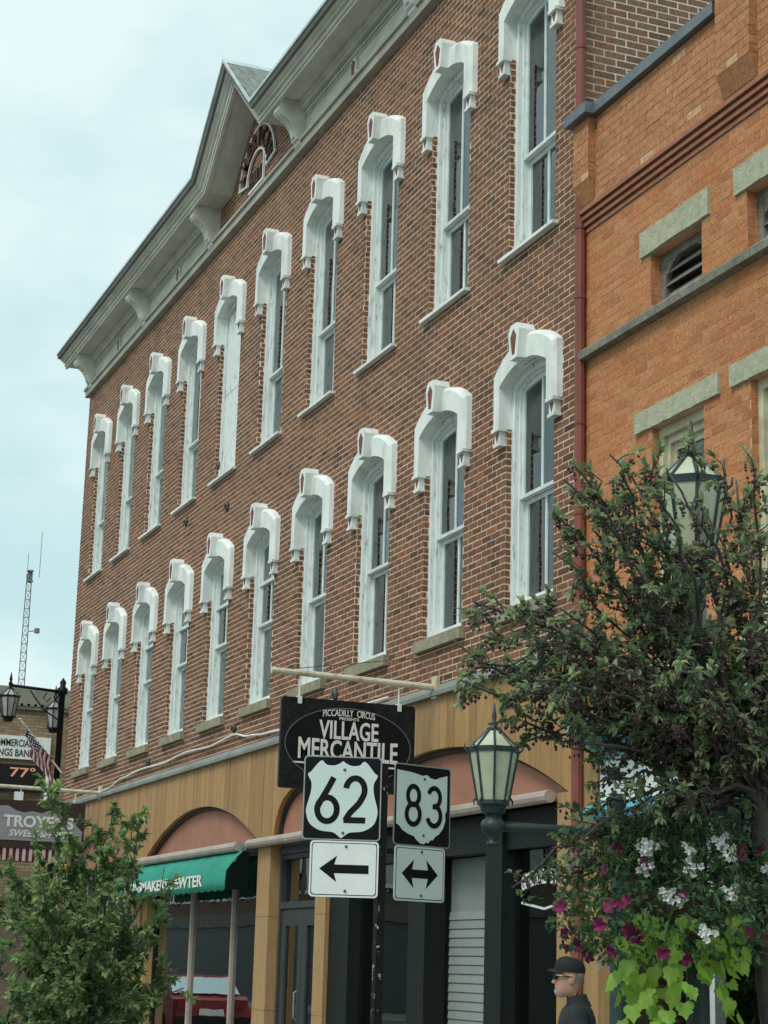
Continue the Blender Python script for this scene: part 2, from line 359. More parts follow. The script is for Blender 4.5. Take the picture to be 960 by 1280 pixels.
def text_b(s, wd, h, ext=.004, off=.0, spacing=1.0, shear=0):   # lettering in the xz plane facing -y, centred, fitted to wd x h
    cu = bpy.data.curves.new('txt', 'FONT'); cu.body = s; cu.size = 1; cu.extrude = .01; cu.offset = off; cu.space_character = spacing; cu.shear = shear
    cu.resolution_u = 3
    ob = bpy.data.objects.new('txt', cu); COL.objects.link(ob)
    dg = bpy.context.evaluated_depsgraph_get(); me = bpy.data.meshes.new_from_object(ob.evaluated_get(dg))
    v = np.array([p.co[:] for p in me.vertices]); f = [tuple(p.vertices) for p in me.polygons]
    bpy.data.objects.remove(ob); bpy.data.meshes.remove(me)
    lo, hi = v.min(0), v.max(0); c = (lo+hi)/2
    sx = wd/(hi[0]-lo[0]) if wd else h/(hi[1]-lo[1]); sy = h/(hi[1]-lo[1]) if h else sx
    b = B(); b.add([((p[0]-c[0])*sx, -(p[2]/.01)*ext, (p[1]-c[1])*sy) for p in v], f); return b

# ------------------------------------------------------------------ the ground
GZ = -.10                                 # road surface
struct('ground', B().add([(-900, -900, GZ-.02), (900, -900, GZ-.02), (900, 900, GZ-.02), (-900, 900, GZ-.02)], [(0, 1, 2, 3)]), 'grass_far')
struct('road', B().add([(-300, -15.5, GZ), (120, -15.5, GZ), (120, -3.4, GZ), (-300, -3.4, GZ)], [(0, 1, 2, 3)]), 'asphalt')
struct('side_street', B().add([(-11, -3.4, GZ), (-4, -3.4, GZ), (-4, 200, GZ), (-11, 200, GZ)], [(0, 1, 2, 3)]), 'asphalt')
SW = .03
def slab(name, x0, x1, y0, y1):
    struct(name, B().box(x0, x1, y0, y1, GZ-.3, SW), 'concrete')
slab('pavement', -3.9, 100, -3.25, 60); slab('pavement', -120, -11.15, -3.25, 60); slab('pavement', -120, 100, -30, -15.65)
struct('kerb', B().box(-4.05, 100, -3.4, -3.252, GZ-.3, SW+.005), 'concrete'); struct('kerb', B().box(-120, -11.0, -3.4, -3.252, GZ-.3, SW+.005), 'concrete')
struct('kerb', B().box(-120, 100, -15.648, -15.5, GZ-.3, SW+.005), 'concrete')
struct('road_marking', B().add([(-100, -9.6, GZ+.004), (60, -9.6, GZ+.004), (60, -9.48, GZ+.004), (-100, -9.48, GZ+.004)], [(0, 1, 2, 3)]), 'line_paint')

# ------------------------------------------------------------------ brickwork
def courses(a0, a1, z0, z1, ch, bl, j, holes, rng, half=.5):
    out = []; k = 0; z = z0
    while z+ch*.5 < z1:
        zt = min(z+ch-j, z1); zc = (z+zt)/2
        segs = [(a0, a1)]
        for (h0, h1, hz0, hz1) in holes:
            if hz0 < zc < hz1:
                ns = []
                for (s0, s1) in segs:
                    if h1 <= s0 or h0 >= s1: ns.append((s0, s1)); continue
                    if h0 > s0: ns.append((s0, h0))
                    if h1 < s1: ns.append((h1, s1))
                segs = ns
        off = (k % 2)*half*bl+rng.uniform(-.012, .012)
        for (s0, s1) in segs:
            n0 = math.floor((s0-a0-off)/bl)
            n = n0
            while True:
                b0 = a0+off+n*bl; b1 = b0+bl-j
                if b0 >= s1: break
                c0, c1 = max(b0, s0), min(b1, s1)
                if c1-c0 > .03: out.append((c0, c1, z, zt, (c1-c0) > bl-j-.004))
                n += 1
        z += ch; k += 1
    return out
def lay(b, L0, kind, plane, rng, depth=.0025, jit=.0012):
    for (c0, c1, z0, z1, full) in L0:
        d = rng.uniform(-jit, jit*.5); t = rng.uniform(-.0022, .0022)
        r = rng.random()
        if kind == 'front':
            y1 = plane; y0 = plane-depth+d
            b.add([(c0, y0, z0+t), (c1, y0, z0+t), (c1, y0, z1+t), (c0, y0, z1+t), (c0, y1, z0), (c1, y1, z0), (c1, y1, z1), (c0, y1, z1)],
                  [(0, 1, 2, 3), (1, 5, 6, 2), (4, 0, 3, 7), (3, 2, 6, 7), (4, 5, 1, 0)], r)
        else:
            x1 = plane; x0 = plane+depth+d
            b.add([(x0, c0, z0+t), (x0, c1, z0+t), (x0, c1, z1+t), (x0, c0, z1+t), (x1, c0, z0), (x1, c1, z0), (x1, c1, z1), (x1, c0, z1)],
                  [(0, 1, 2, 3), (1, 5, 6, 2), (4, 0, 3, 7), (3, 2, 6, 7), (4, 5, 1, 0)], r)
def brick_mesh(kind, ln, h, depth, mat):
    b = B()
    if kind == 'front':
        b.add([(-ln/2, -depth, -h/2), (ln/2, -depth, -h/2), (ln/2, -depth, h/2), (-ln/2, -depth, h/2), (-ln/2, 0, -h/2), (ln/2, 0, -h/2), (ln/2, 0, h/2), (-ln/2, 0, h/2)],
              [(0, 1, 2, 3), (1, 5, 6, 2), (4, 0, 3, 7), (3, 2, 6, 7), (4, 5, 1, 0)])
    else:
        b.add([(depth, -ln/2, -h/2), (depth, ln/2, -h/2), (depth, ln/2, h/2), (depth, -ln/2, h/2), (0, -ln/2, -h/2), (0, ln/2, -h/2), (0, ln/2, h/2), (0, -ln/2, h/2)],
              [(0, 1, 2, 3), (1, 5, 6, 2), (4, 0, 3, 7), (3, 2, 6, 7), (4, 5, 1, 0)])
    return b.mesh('brick', mat)
def brick_wall(wallobj, L0, kind, plane, n_obj, mat, rng, ln, h, blocked=None):
    """the n_obj bricks that show largest become objects of their own, the rest one joined part"""
    sc_ = []
    for k, q in enumerate(L0):
        if not q[4]: continue
        a, z = (q[0]+q[1])/2, (q[2]+q[3])/2
        p0 = (q[0], plane, z) if kind == 'front' else (plane, q[0], z); p1 = (q[1], plane, z) if kind == 'front' else (plane, q[1], z)
        u0 = pj(p0); u1 = pj(p1)
        if not (4 < u0[0] < 956 and 4 < u1[0] < 956 and 4 < u0[1] < 1276 and 4 < u1[1] < 1276): continue
        if blocked and blocked(u0[0], u0[1]): continue
        sc_.append((abs(u1[0]-u0[0])/u0[2], k))
    sc_.sort(reverse=True); pick = set(k for _, k in sc_[:n_obj])
    me = brick_mesh(kind, ln, h, .0025, mat+'_o'); d0 = WL[wallobj.name]
    for k in pick:
        q = L0[k]; a, z = (q[0]+q[1])/2, (q[2]+q[3])/2; j = rng.uniform(-.0012, .0006)
        p = (a, plane+j, z) if kind == 'front' else (plane-j, a, z)
        link('brick', me, wallobj, (p[0]-d0[0], p[1]-d0[1], p[2]-d0[2]))
    b = B(); lay(b, [q for k, q in enumerate(L0) if k not in pick], kind, plane, rng)
    b.build('brickwork', mat, wallobj, True, kind='stuff')

# ------------------------------------------------------------------ the long brick building
XL, XR = -1.03, 18.93
bld = thing('brick_building', 'long three-storey dark brick building with white arched window hoods and gabled cornice', 'building', (8.95, 6, SW))
WC = [i*S+.345 for i in range(10)]                       # window centres
HW = .495                                               # half width of an opening
ROWS = ((4.83, 6.98, 7.12), (8.30, 10.80, 10.94))       # sill, spring, crown
holes = [(c-HW, c+HW, r[0], r[2]) for c in WC for r in ROWS]
ZB, ZT = 4.30, 12.64
wall = B()
def wall_cells(b, x0, x1, z0, z1, holes, y0, y1):
    xs = sorted(set([x0, x1]+[h[0] for h in holes]+[h[1] for h in holes]))
    for a, c in zip(xs[:-1], xs[1:]):
        hz = sorted([(h[2], h[3]) for h in holes if h[0] < (a+c)/2 < h[1]])
        z = z0
        for (q0, q1) in hz: b.box(a, c, y0, y1, z, q0); z = q1
        b.box(a, c, y0, y1, z, z1)
wall_cells(wall, XL, XR, ZB, ZT, holes, 0, .3)
wo_ = wall.build('wall', 'mortar', bld, True)
gab = [(7.25, 12.6405), (11.02, 12.6405), (9.135, 14.05)]
rg = random.Random(3)
CH, BL, JT = .0668, .212, .0152
Lb = courses(XL, XR, ZB, ZT, CH, BL, JT, holes, rg)
# bricks of the gable field above the cornice line
Lg = []
for q in courses(7.2, 11.05, ZB, 13.9, CH, BL, JT, [], random.Random(4)):
    zc = (q[2]+q[3])/2
    if zc < ZT: continue
    half = (13.95-q[3])/1.36*1.5
    c0, c1 = max(q[0], 9.135-half), min(q[1], 9.135+half)
    if c1-c0 > .03: Lg.append((c0, c1, q[2], q[3], False))
brick_wall(wo_, Lb+Lg, 'front', 0., 210, 'brick', rg, BL-JT, CH-JT, lambda x, y: y > 540 or (x > 722) or (615 < x < 712 and 395 < y < 760))
b = B()
for (x0, x1, z0, z1) in holes: lay(b, courses(.002, .075, z0, z1-.1, CH, .12, JT, [], rg), 'side', x0, rg)
b.build('jamb_brickwork', 'brick', wo_, True, kind='stuff')
B().prism([(gab[0][0], gab[0][1]), (gab[1][0], gab[1][1]), gab[2]], .0, .3).build('gable_wall', 'mortar', bld, True)
# right end wall above the neighbour
sw_ = B().box(XR-.3, XR, .302, 14, SW, ZT-.004).build('side_wall', 'mortar_side', bld, True)
Ls = courses(.012, 7.0, 8.6, ZT-.02, .073, .222, .016, [], random.Random(5))
brick_wall(sw_, Ls, 'side', XR, 90, 'brick_side', random.Random(6), .222-.016, .073-.016)
B().box(XL, XL+.3, .302, 14, SW, ZT-.004).build('end_wall', 'mortar', bld, True)
B().box(XL+.302, XR-.302, 13.7, 14, SW, ZT-.004).build('back_wall', 'mortar', bld, True)
B().box(XL, XR, .302, 14, ZT, ZT+.2).build('roof', 'roof_dark', bld, True)
for z in (3.85, 7.75): B().box(XL+.31, XR-.31, .31, 13.69, z, z+.2).build('floor_slab', 'room_wall', bld, True)
for z0, z1 in ((4.06, 7.74), (7.96, 12.6)): B().box(XL+.31, XR-.31, 3.2, 3.3, z0, z1).build('room_partition', 'room_wall', bld, True)
B().box(XL+.31, XR-.31, 4.6, 4.7, SW, 3.84).build('room_partition', 'room_wall', bld, True)

# window parts, one mesh of each kind for each row
def arc(hw, spring, crown, n=10, x0=-1, x1=1):
    rise = crown-spring; rad = (hw*hw+rise*rise)/(2*rise); cz = crown-rad
    return [(hw*(x0+(x1-x0)*k/n), cz+math.sqrt(rad*rad-(hw*(x0+(x1-x0)*k/n))**2)) for k in range(n+1)]
def ring(b, inner, outer, y0, y1):        # solid between two polylines of equal length (left to right)
    n = len(inner); k = len(b.v)
    for y in (y0, y1):
        b.v += [(p[0], y, p[1]) for p in inner]+[(p[0], y, p[1]) for p in outer]
    o = 2*n
    for i in range(n-1):
        b.f += [(k+i, k+i+1, k+n+i+1, k+n+i), (k+o+n+i, k+o+n+i+1, k+o+i+1, k+o+i), (k+n+i, k+n+i+1, k+o+n+i+1, k+o+n+i), (k+o+i, k+o+i+1, k+i+1, k+i)]
    for i in (0, n-1): b.f.append((k+i, k+n+i, k+o+n+i, k+o+i))
def leg_arc(hw, spring, crown, foot, n=10): return [(-hw, foot)]+arc(hw, spring, crown, n)+[(hw, foot)]
WM = {}
for ri, (z0, sp, cr_) in enumerate(ROWS):
    h = cr_-z0; s = sp-z0
    mr = (.485 if ri == 0 else .40)*h
    b = B()                                               # casing: outer board, then a stop set back
    ring(b, leg_arc(HW-.065, s-.02, h-.075, 0), leg_arc(HW, s, h, 0), .055, .20)
    ring(b, leg_arc(HW-.09, s-.03, h-.10, 0), leg_arc(HW-.065, s-.02, h-.075, 0), .10, .24)
    b.box(-HW, HW, .055, .26, -.001, .045)
    WM['frame', ri] = b.mesh('window', 'white_wood')
    ih = HW-.09
    b = B(); y0, y1 = .125, .165                          # upper sash
    ring(b, leg_arc(ih-.042, s-.05, h-.15, mr-.02), leg_arc(ih, s-.03, h-.10, mr-.02), y0, y1)
    b.box(-ih, ih, y0-.02, y1, mr-.055, mr-.0205); b.box(-.016, .016, y0+.004, y1-.004, mr-.0205, h-.15)
    WM['up', ri] = b.mesh('sash', 'white_sash')
    b = B(); y0, y1 = .17, .21                            # lower sash
    b.box(-ih, -ih+.042, y0, y1, .0455, mr-.056); b.box(ih-.042, ih, y0, y1, .0455, mr-.056); b.box(-ih+.0422, ih-.0422, y0, y1, .0457, .13); b.box(-ih+.0422, ih-.0422, y0, y1, mr-.10, mr-.0562)
    b.box(-.016, .016, y0+.004, y1-.004, .1302, mr-.1002)
    WM['low', ri] = b.mesh('sash', 'white_sash')
    for q, (x0, x1) in enumerate(((-ih+.042, -.016), (.016, ih-.042))):
        WM['pu', ri, q] = B().box(x0, x1, .142, .146, mr-.02, h-.13).mesh('pane', 'win_glass')
        WM['pl', ri, q] = B().box(x0, x1, .188, .192, .13, mr-.10).mesh('pane', 'win_glass')
    rr = B(); rr.box(-ih, ih, .10, .17, h*.70, h*.70+.045); WM['rail', ri] = rr.mesh('transom_rail', 'white_sash')
    if ri == 0:
        WM['sill', ri] = B().box(-.58, .58, -.065, .10, -.115, -.002).mesh('sill', 'stone_sill')
    else:
        WM['sill', ri] = B().box(-.60, .57, -.07, .054, -.034, -.002).mesh('sill', 'white_hood')
    # hood, legs and keystone
    b = B(); ft = s-.40
    n = 12
    inn = leg_arc(HW-.004, s-.002, h-.004, ft, n); mid = leg_arc(HW+.115, s+.125, h+.205, ft, n); out = leg_arc(HW+.155, s+.15, h+.24, ft, n); back = leg_arc(HW+.17, s+.155, h+.25, ft, n)
    yf, ys = -.085, -.055
    k = len(b.v); m = len(inn)
    for pl, y in ((inn, .054), (inn, yf), (mid, yf), (out, ys), (back, .004)): b.v += [(p[0], y, p[1]) for p in pl]
    for a in range(4):
        for i in range(m-1):
            b.f.append((k+a*m+i, k+a*m+i+1, k+(a+1)*m+i+1, k+(a+1)*m+i))
    for i in (0, m-1): b.f.append(tuple(k+a*m+i for a in range(5)))
    WM['hood', ri] = b.mesh('window_hood', 'white_hood')
    b = B()
    kz0, kz1 = h-.012, h+.325
    b.prism([(-.075, kz0), (.075, kz0), (.115, kz1-.07), (.065, kz1), (-.065, kz1), (-.115, kz1-.07)], -.175, .003)
    WM['key', ri] = b.mesh('keystone', 'white_hood')
    zi = (kz0+kz1)/2
    WM['kin', ri] = B().prism([(-.022, kz0+.045), (.022, kz0+.045), (.058, kz1-.12), (.0, kz1-.05), (-.058, kz1-.12)], -.181, -.1752).mesh('inset', 'oxblood')
    for q, sg in enumerate((-1, 1)):
        b = B(); c = sg*(HW+.072)
        b.box(c-.078, c+.082, -.092, .0035, ft-.022, ft+.012); b.box(c-.058, c+.060, -.062, .0033, ft-.135, ft-.0222); b.box(c-.066, c+.068, -.074, .0031, ft-.165, ft-.1352)
        WM['foot', ri, q] = b.mesh('corbel_foot', 'white_hood')
    for q, sg in enumerate((-1, 1)):
        c = sg*(HW+.072)
        WM['fin', ri, q] = B().prism([(c, ft-.125), (c+.038, ft-.035), (c-.038, ft-.035)], -.0665, -.0623).mesh('inset', 'oxblood')
rc = random.Random(21)
def curtain_b(side, h0, h1, ih, full):
    b = B(); n = 26; zs = [h0+(h1-h0)*k/14 for k in range(15)]
    ph = rc.uniform(0, 6); wid0 = rc.uniform(.30, .5)*ih*2
    k0 = len(b.v)
    for z in zs:
        t = (z-h0)/(h1-h0); wd = ih*2*full if full else wid0*(.55+.45*abs(t-.35)**.7)+.02*math.sin(9*t+ph)
        for i in range(n+1):
            a = i/n; x = (-ih+a*wd) if side < 0 else (ih-a*wd)
            b.v.append((x, .30+.018*math.sin(a*wd*95+ph)+.012*math.sin(a*wd*37), z))
    for r in range(14):
        for i in range(n):
            q = k0+r*(n+1)+i; b.f.append((q, q+1, q+n+2, q+n+1))
    return b
for ri, (z0, sp, cr_) in enumerate(ROWS):
    for i, xc in enumerate(WC):
        d0 = WL[bld.name]; lo = (xc-d0[0], -d0[1], z0-d0[2])
        if ri == 1 and i == 4:
            wn = link('window', WM['frame', ri], bld, lo)
            bo = B().box(-.404, .404, .09, .12, .0455, 1.30).box(-.404, .404, .085, .12, 1.302, 2.5)
            bo.build('blank_board', 'white_wood', wn)
        else:
            wn = link('window', WM['frame', ri], bld, lo)
            link('sash', WM['up', ri], wn); link('sash', WM['low', ri], wn)
            for q in (0, 1): link('pane', WM['pu', ri, q], wn); link('pane', WM['pl', ri, q], wn)
            if ri == 0 and i in (2, 3, 4, 5): link('transom_rail', WM['rail', ri], wn)
            h = cr_-z0; ih = .40; mode = rc.random()
            if mode < .45:
                curtain_b(1, .1, h-.05, ih, rc.uniform(.55, .75)).build('curtain', 'curtain', wn, smooth=True)
                curtain_b(-1, .1, h-.05, ih, 0).build('curtain', 'curtain', wn, smooth=True)
            elif mode < .8:
                curtain_b(-1, .1, h-.05, ih, 0).build('curtain', 'curtain', wn, smooth=True); curtain_b(1, .1, h-.05, ih, 0).build('curtain', 'curtain', wn, smooth=True)
            else:
                zz = rc.uniform(.45, .7)*h
                B().box(-.40, .40, .27, .275, zz, h-.05).build('window_shade', 'shade', wn)
        link('sill', WM['sill', ri], wn)
        hd = link('window_hood', WM['hood', ri], bld, lo)
        kk = link('keystone', WM['key', ri], hd); link('inset', WM['kin', ri], hd); [link('corbel_foot', WM['foot', ri, q], hd) for q in (0, 1)]
        for q in (0, 1): link('inset', WM['fin', ri, q], hd)

# cornice: one moulded run that climbs over the gable, mitred
ZC = 12.88
path = [(XL-.40, ZC), (7.74, ZC), (9.135, ZC+1.25), (10.53, ZC), (XR+.02, ZC)]
def sweep(b, path, prof, closed=True):
    n = len(path); m = len(prof); k = len(b.v)
    for i, p in enumerate(path):
        def nrm(a, c):
            t = np.array(c)-np.array(a); t = t/np.hypot(*t); return np.array([-t[1], t[0]])
        if i == 0: mn = nrm(path[0], path[1])
        elif i == n-1: mn = nrm(path[-2], path[-1])
        else:
            n1 = nrm(path[i-1], p); n2 = nrm(p, path[i+1]); mn = n1+n2; mn = mn/np.dot(mn, n1)
        for (y, q) in prof: b.v.append((p[0]+mn[0]*q, y, p[1]+mn[1]*q))
    for i in range(n-1):
        for j in range(m): b.f.append((k+i*m+j, k+i*m+(j+1) % m, k+(i+1)*m+(j+1) % m, k+(i+1)*m+j))
    b.f.append(tuple(k+j for j in range(m))); b.f.append(tuple(k+(n-1)*m+j for j in range(m-1, -1, -1)))
    return b
sweep(B(), path, [(.10, -.012), (-.53, -.012), (-.545, -.03), (-.545, -.10), (-.525, -.12), (-.49, -.135), (-.485, -.16), (-.45, -.165), (-.45, -.225), (-.43, -.225), (-.43, -.27), (-.385, -.27), (-.385, -.235), (.10, -.235)]).build('cornice', 'cornice', bld, True)
sweep(B(), path, [(.10, -.0115), (.10, .012), (-.62, .012), (-.62, -.028), (-.60, -.028), (-.60, -.0115)]).build('eave_edge', 'tin_edge', bld, True)
sweep(B(), path, [(-.50, -.0285), (-.598, -.0285), (-.598, -.06), (-.585, -.095), (-.50, -.095)]).build('eave_band', 'eave_band', bld, True)  # dark grey band swept just below the eave edge
fz = B()
for (x0, x1) in ((XL-.03, 7.33), (10.95, XR+.01)):
    fz.box(x0, x1, -.035, -.002, 12.15, 12.644)
fz.build('frieze', 'cornice', bld, True)
ml = B()
for (x0, x1) in ((XL-.04, 7.18), (11.10, XR+.012)):
    ml.box(x0, x1, -.155, -.0352, 12.585, 12.6438); ml.box(x0, x1, -.115, -.0354, 12.535, 12.584); ml.box(x0, x1, -.068, -.0353, 12.475, 12.50); ml.box(x0, x1, -.055, -.0351, 12.43, 12.445)
ml.build('frieze_moulding', 'cornice_light', bld, True)
B().box(XL-.06, XR+.015, -.085, -.002, 11.985, 12.1495).box(XL-.075, XR+.016, -.115, -.0021, 12.1, 12.1493).build('architrave', 'architrave', bld, True)
def bracket_b():
    prof = [(0, 0), (-.05, .0), (-.085, .035), (-.08, .075), (-.115, .09), (-.13, .14), (-.16, .23), (-.21, .31), (-.29, .37), (-.35, .40), (-.385, .445), (-.37, .50), (-.34, .52), (-.34, .56), (0, .56)]
    b = B(); b.prism(prof, -.10, .10, 'yz')
    inn = [(y*1.0-.012, z) for (y, z) in prof[4:12]]
    b.prism([(-.10, .10)]+[(y-.018, z-.012) for (y, z) in prof[5:12]]+[(-.30, .48), (-.20, .36), (-.13, .2)], -.055, .055, 'yz')
    b.box(-.135, .135, -.375, 0, .5605, .595)
    return b
bm = bracket_b().mesh('bracket', 'cornice_light')
d0 = WL[bld.name]
for x in (-.62, 3.28, 7.18, 11.12, 15.02, 18.80): link('bracket', bm, bld, (x-d0[0], -.036-d0[1], 12.045-d0[2]))
for x in (1.36, 5.23, 13.06, 16.9):
    v = B().prism([(-.19, 12.17), (.19, 12.17), (.12, 12.23), (.085, 12.30), (.085, 12.40), (0, 12.44), (-.085, 12.40), (-.085, 12.30), (-.12, 12.23)], -.075, -.034).shift((x, 0, 0)).build('frieze_vent', 'cornice_light', bld, True)
    B().prism([(-.04, 12.20), (.04, 12.20), (.055, 12.36), (0, 12.41), (-.055, 12.36)], -.081, -.0752).shift((x, 0, 0)).build('inset', 'oxblood', v, True)
# gable roof running back
b = B(); zr = ZC+.013
b.add([(7.70, -.6, zr), (9.135, -.6, zr+1.25), (10.57, -.6, zr), (7.70, 4, zr), (9.135, 4, zr+1.25), (10.57, 4, zr)], [(0, 1, 4, 3), (1, 2, 5, 4)])
b.build('gable_roof', 'shingle', bld, True)
# raised name in the gable
tb = B()
def ring_plate(b, cx, cz, r0, r1, a0, a1, y0, y1, n=18):
    inn = [(cx+r0*math.cos(a0+(a1-a0)*k/n), cz+r0*math.sin(a0+(a1-a0)*k/n)) for k in range(n+1)]
    out = [(cx+r1*math.cos(a0+(a1-a0)*k/n), cz+r1*math.sin(a0+(a1-a0)*k/n)) for k in range(n+1)]
    ring(b, inn, out, y0, y1)
cx, cz = 9.13, 12.40
A0, A1 = math.radians(172), math.radians(8)
pl = B()
for r in (.45, .80): ring_plate(pl, cx, cz, r-.014, r+.014, A0, A1, -.045, -.013)
for a in (A0, A1): pl.ribbon([(cx+.42*math.cos(a), cz+.42*math.sin(a)), (cx+.84*math.cos(a), cz+.84*math.sin(a))], .03, -.044, -.013)
pl.ribbon([(8.80, 12.30), (9.46, 12.30)], .035, -.044, -.013); pl.ribbon([(9.44, 12.30), (9.44, 12.72)], .03, -.0445, -.013)
plq = pl.build('name_plaque', 'white_hood', bld, True)
rb = B(); ring_plate(rb, cx, cz, .463, .797, A0-.01, A1+.01, -.024, -.0145); rb.build('plaque_field', 'corbel', plq, True)
for k, ch in enumerate('AMERICAN'):
    a = A0+(A1-A0)*(k+.5)/8; t = text_b(ch, None if ch == 'I' else .15, .27, .02, .02)
    M = Matrix.Translation((cx+.63*math.cos(a), -.045, cz+.63*math.sin(a))) @ Matrix.Rotation(-(a-math.pi/2), 4, 'Y')
    t.xf(M).build('letter', 'plaque_letter', plq, True)
for k, ch in enumerate('HALL'):
    text_b(ch, .12, .23, .018, .02).shift((8.90+.155*k, -.03, 12.45)).build('letter', 'plaque_letter', plq, True)
# wall irons and stains on the brick
for (x, z) in ((7.9, 8.5), (6.3, 8.02), (4.9, 4.55), (9.2, 4.62), (8.4, 7.8), (13.0, 4.6)):
    B().lathe([(.07, 0), (.07, .012), (.03, .03), (.03, .05)], seg=8).xf(Matrix.Translation((x, -.012, z)) @ Matrix.Rotation(math.pi/2, 4, 'X')).build('wall_iron', 'bolt', bld, True)
# downspout with straps
ds = B(); ds.tube([(XR+.055, -.055, 13.0), (XR+.055, -.055, 4.9)], .047, 10); ds.tube([(XR+.055, -.055, 4.95), (XR+.055, -.07, 4.7), (XR+.055, -.07, SW)], .052, 10)
dso = ds.build('downspout', 'downspout', bld, True)
for z in (9.0+.75, 8.0, 7.35, 6.2, 5.4): B().tube([(XR+.055, -.055, z), (XR+.055, -.055, z+.022)], .053, 10).box(XR-.09, XR+.05, -.03, -.016, z, z+.022).build('strap', 'oxblood', dso, True)

# ------------------------------------------------------------------ shopfront of the long building
ZF = 4.22; ZS = 3.08
def arch1(x): # underside of the fascia at x
    def seg(x, x0, x1, rise):
        hw = (x1-x0)/2; c = (x0+x1)/2; rad = (hw*hw+rise*rise)/(2*rise); return ZS+rise-rad+math.sqrt(max(rad*rad-(x-c)**2, 0))
    def ell(x, x0, x1, rise):
        hw = (x1-x0)/2; c = (x0+x1)/2; return ZS+rise*math.sqrt(max(0, 1-((x-c)/hw)**2))
    if -.6 < x < 4.4: return seg(x, -.6, 4.4, .6)
    if 4.98 < x < 10.45: return seg(x, 4.98, 10.45, .60)
    if 11.0 < x < 12.6: return ell(x, 11.0, 12.6, .58)
    if 13.0 < x < 18.72: return seg(x, 13.0, 18.72, .62)
    return ZS
x = XL; rp = random.Random(12)
brk = [-.6, 4.4, 4.98, 10.45, 11.0, 12.6, 13.0, 18.72]
while x < XR-.001:
    wd = rp.uniform(.15, .22); x1 = min(x+wd, XR-.012)
    if XR-.012-x1 < .05: x1 = XR-.012
    n = 4; bot = [(x+(x1-.005-x)*k/n, arch1(x+(x1-.005-x)*k/n)) for k in range(n+1)]
    B().prism(bot+[(x1-.005, ZF), (x, ZF)], -.012+rp.uniform(-.003, .003), .05).build('fascia_plank', 'wood', bld, True)
    if x1 >= XR-.0121: break
    x = x1
B().box(XL, XR-.01, .051, .29, ZS, 4.2995).build('fascia_backing', 'arch_edge', bld, True) if False else None
for (x0, x1) in ((-.6, 4.4), (4.98, 10.45), (11.0, 12.6), (13.0, 18.72)):
    n = 24; top = [(x0+(x1-x0)*k/n, arch1(min(max(x0+(x1-x0)*k/n, x0+1e-4), x1-1e-4))) for k in range(n+1)]
    B().prism([(x0, ZS-.001)]+[(x1, ZS-.001)]+list(reversed([(p[0], p[1]+.002) for p in top])), .10, .13).build('arch_panel', 'arch_panel', bld, True)
    e = B(); ring(e, [(p[0]+(.03 if k == 0 else -.03 if k == n else 0), p[1]-.045) for k, p in enumerate(top)], top, .052, .0995); e.build('arch_trim', 'arch_edge', bld, True)
B().box(XL, XR-.012, .14, .29, ZS, 4.298).build('fascia_wall', 'room_wall', bld, True)
b = B(); b.prism([(-.07, ZF), (.0, ZF), (.0, 4.335), (-.012, 4.335), (-.07, 4.26)], XL-.02, XR-.015, 'yz'); b.build('flashing', 'flash_grey', bld, True)
# cable pinned above the flashing
cp = [(1.6, 4.30), (2.4, 4.33), (3.4, 4.43), (4.6, 4.47), (5.8, 4.45), (7.0, 4.50), (8.2, 4.47), (9.3, 4.52), (9.9, 4.44), (10.6, 4.40), (11.6, 4.37), (13, 4.37), (15, 4.36)]
pts = []
for (x0, z0), (x1, z1) in zip(cp[:-1], cp[1:]):
    for k in range(6):
        t = k/6; pts.append((x0+(x1-x0)*t, -.035, z0+(z1-z0)*(3*t*t-2*t**3)))
B().tube(pts, .014, 6).build('cable', 'white_paint', bld, True)
# columns
def col(x0, x1, mat='wood_col', y0=-.03, y1=.2, z1=ZS-.002, nm='column'):
    c = B()
    zz = [SW, .42, 1.08, 2.17, z1] if mat == 'wood_col' else [SW, z1]
    for a, d in zip(zz[:-1], zz[1:]): c.box(x0, x1, y0, y1, a, d-(.006 if d != z1 else 0))
    if mat == 'wood_col': c.box(x0+.006, x1-.006, y0+.006, y1-.01, SW, z1-.001)
    return c.build(nm, mat, bld, True)
col(XL, -.62); col(4.42, 4.96); col(5.0, 5.25, y0=.0); col(10.5, 10.98); col(12.62, 12.96); col(18.55, XR-.012)
def pane(x0, x1, z0, z1, y=.16, mat='shop_glass', par=None): return B().box(x0, x1, y, y+.008, z0, z1).build('pane', mat, par or bld, True)
def frame_bar(par, x0, x1, z0, z1, y0=.12, y1=.2, mat='dark_green_paint', nm='frame_bar'): return B().box(x0, x1, y0, y1, z0, z1).build(nm, mat, par, True)
# far bay, pewter bay
for (x0, x1, mul) in ((-.62, 4.42, (1.1, 2.8)), (5.25, 10.5, (7.15, 9.05))):
    sh = B().box(x0, x1, .05, .25, SW, .38).build('shop_window', 'dark_green_paint', bld, True)
    xs = [x0]+list(mul)+[x1]
    for a, c in zip(xs[:-1], xs[1:]): pane(a+.03, c-.03, .44, 2.98, par=sh)
    for m_ in xs: frame_bar(sh, m_-.028, m_+.028, .381, 3.0, mat='awning_rail' if m_ in mul else 'dark_green_paint')
    frame_bar(sh, x0+.031, x1-.031, .382, .439, .122, .198); frame_bar(sh, x0+.031, x1-.031, 2.981, 3.04, .122, .198)
sg_ = B().box(9.1, 10.3, .55, .56, 2.05, 2.5).build('window_card', 'shade', bld, True)
B().box(5.5, 10.3, .8, 1.5, SW, .5).build('display_shelf', 'cream_wood', bld, True)
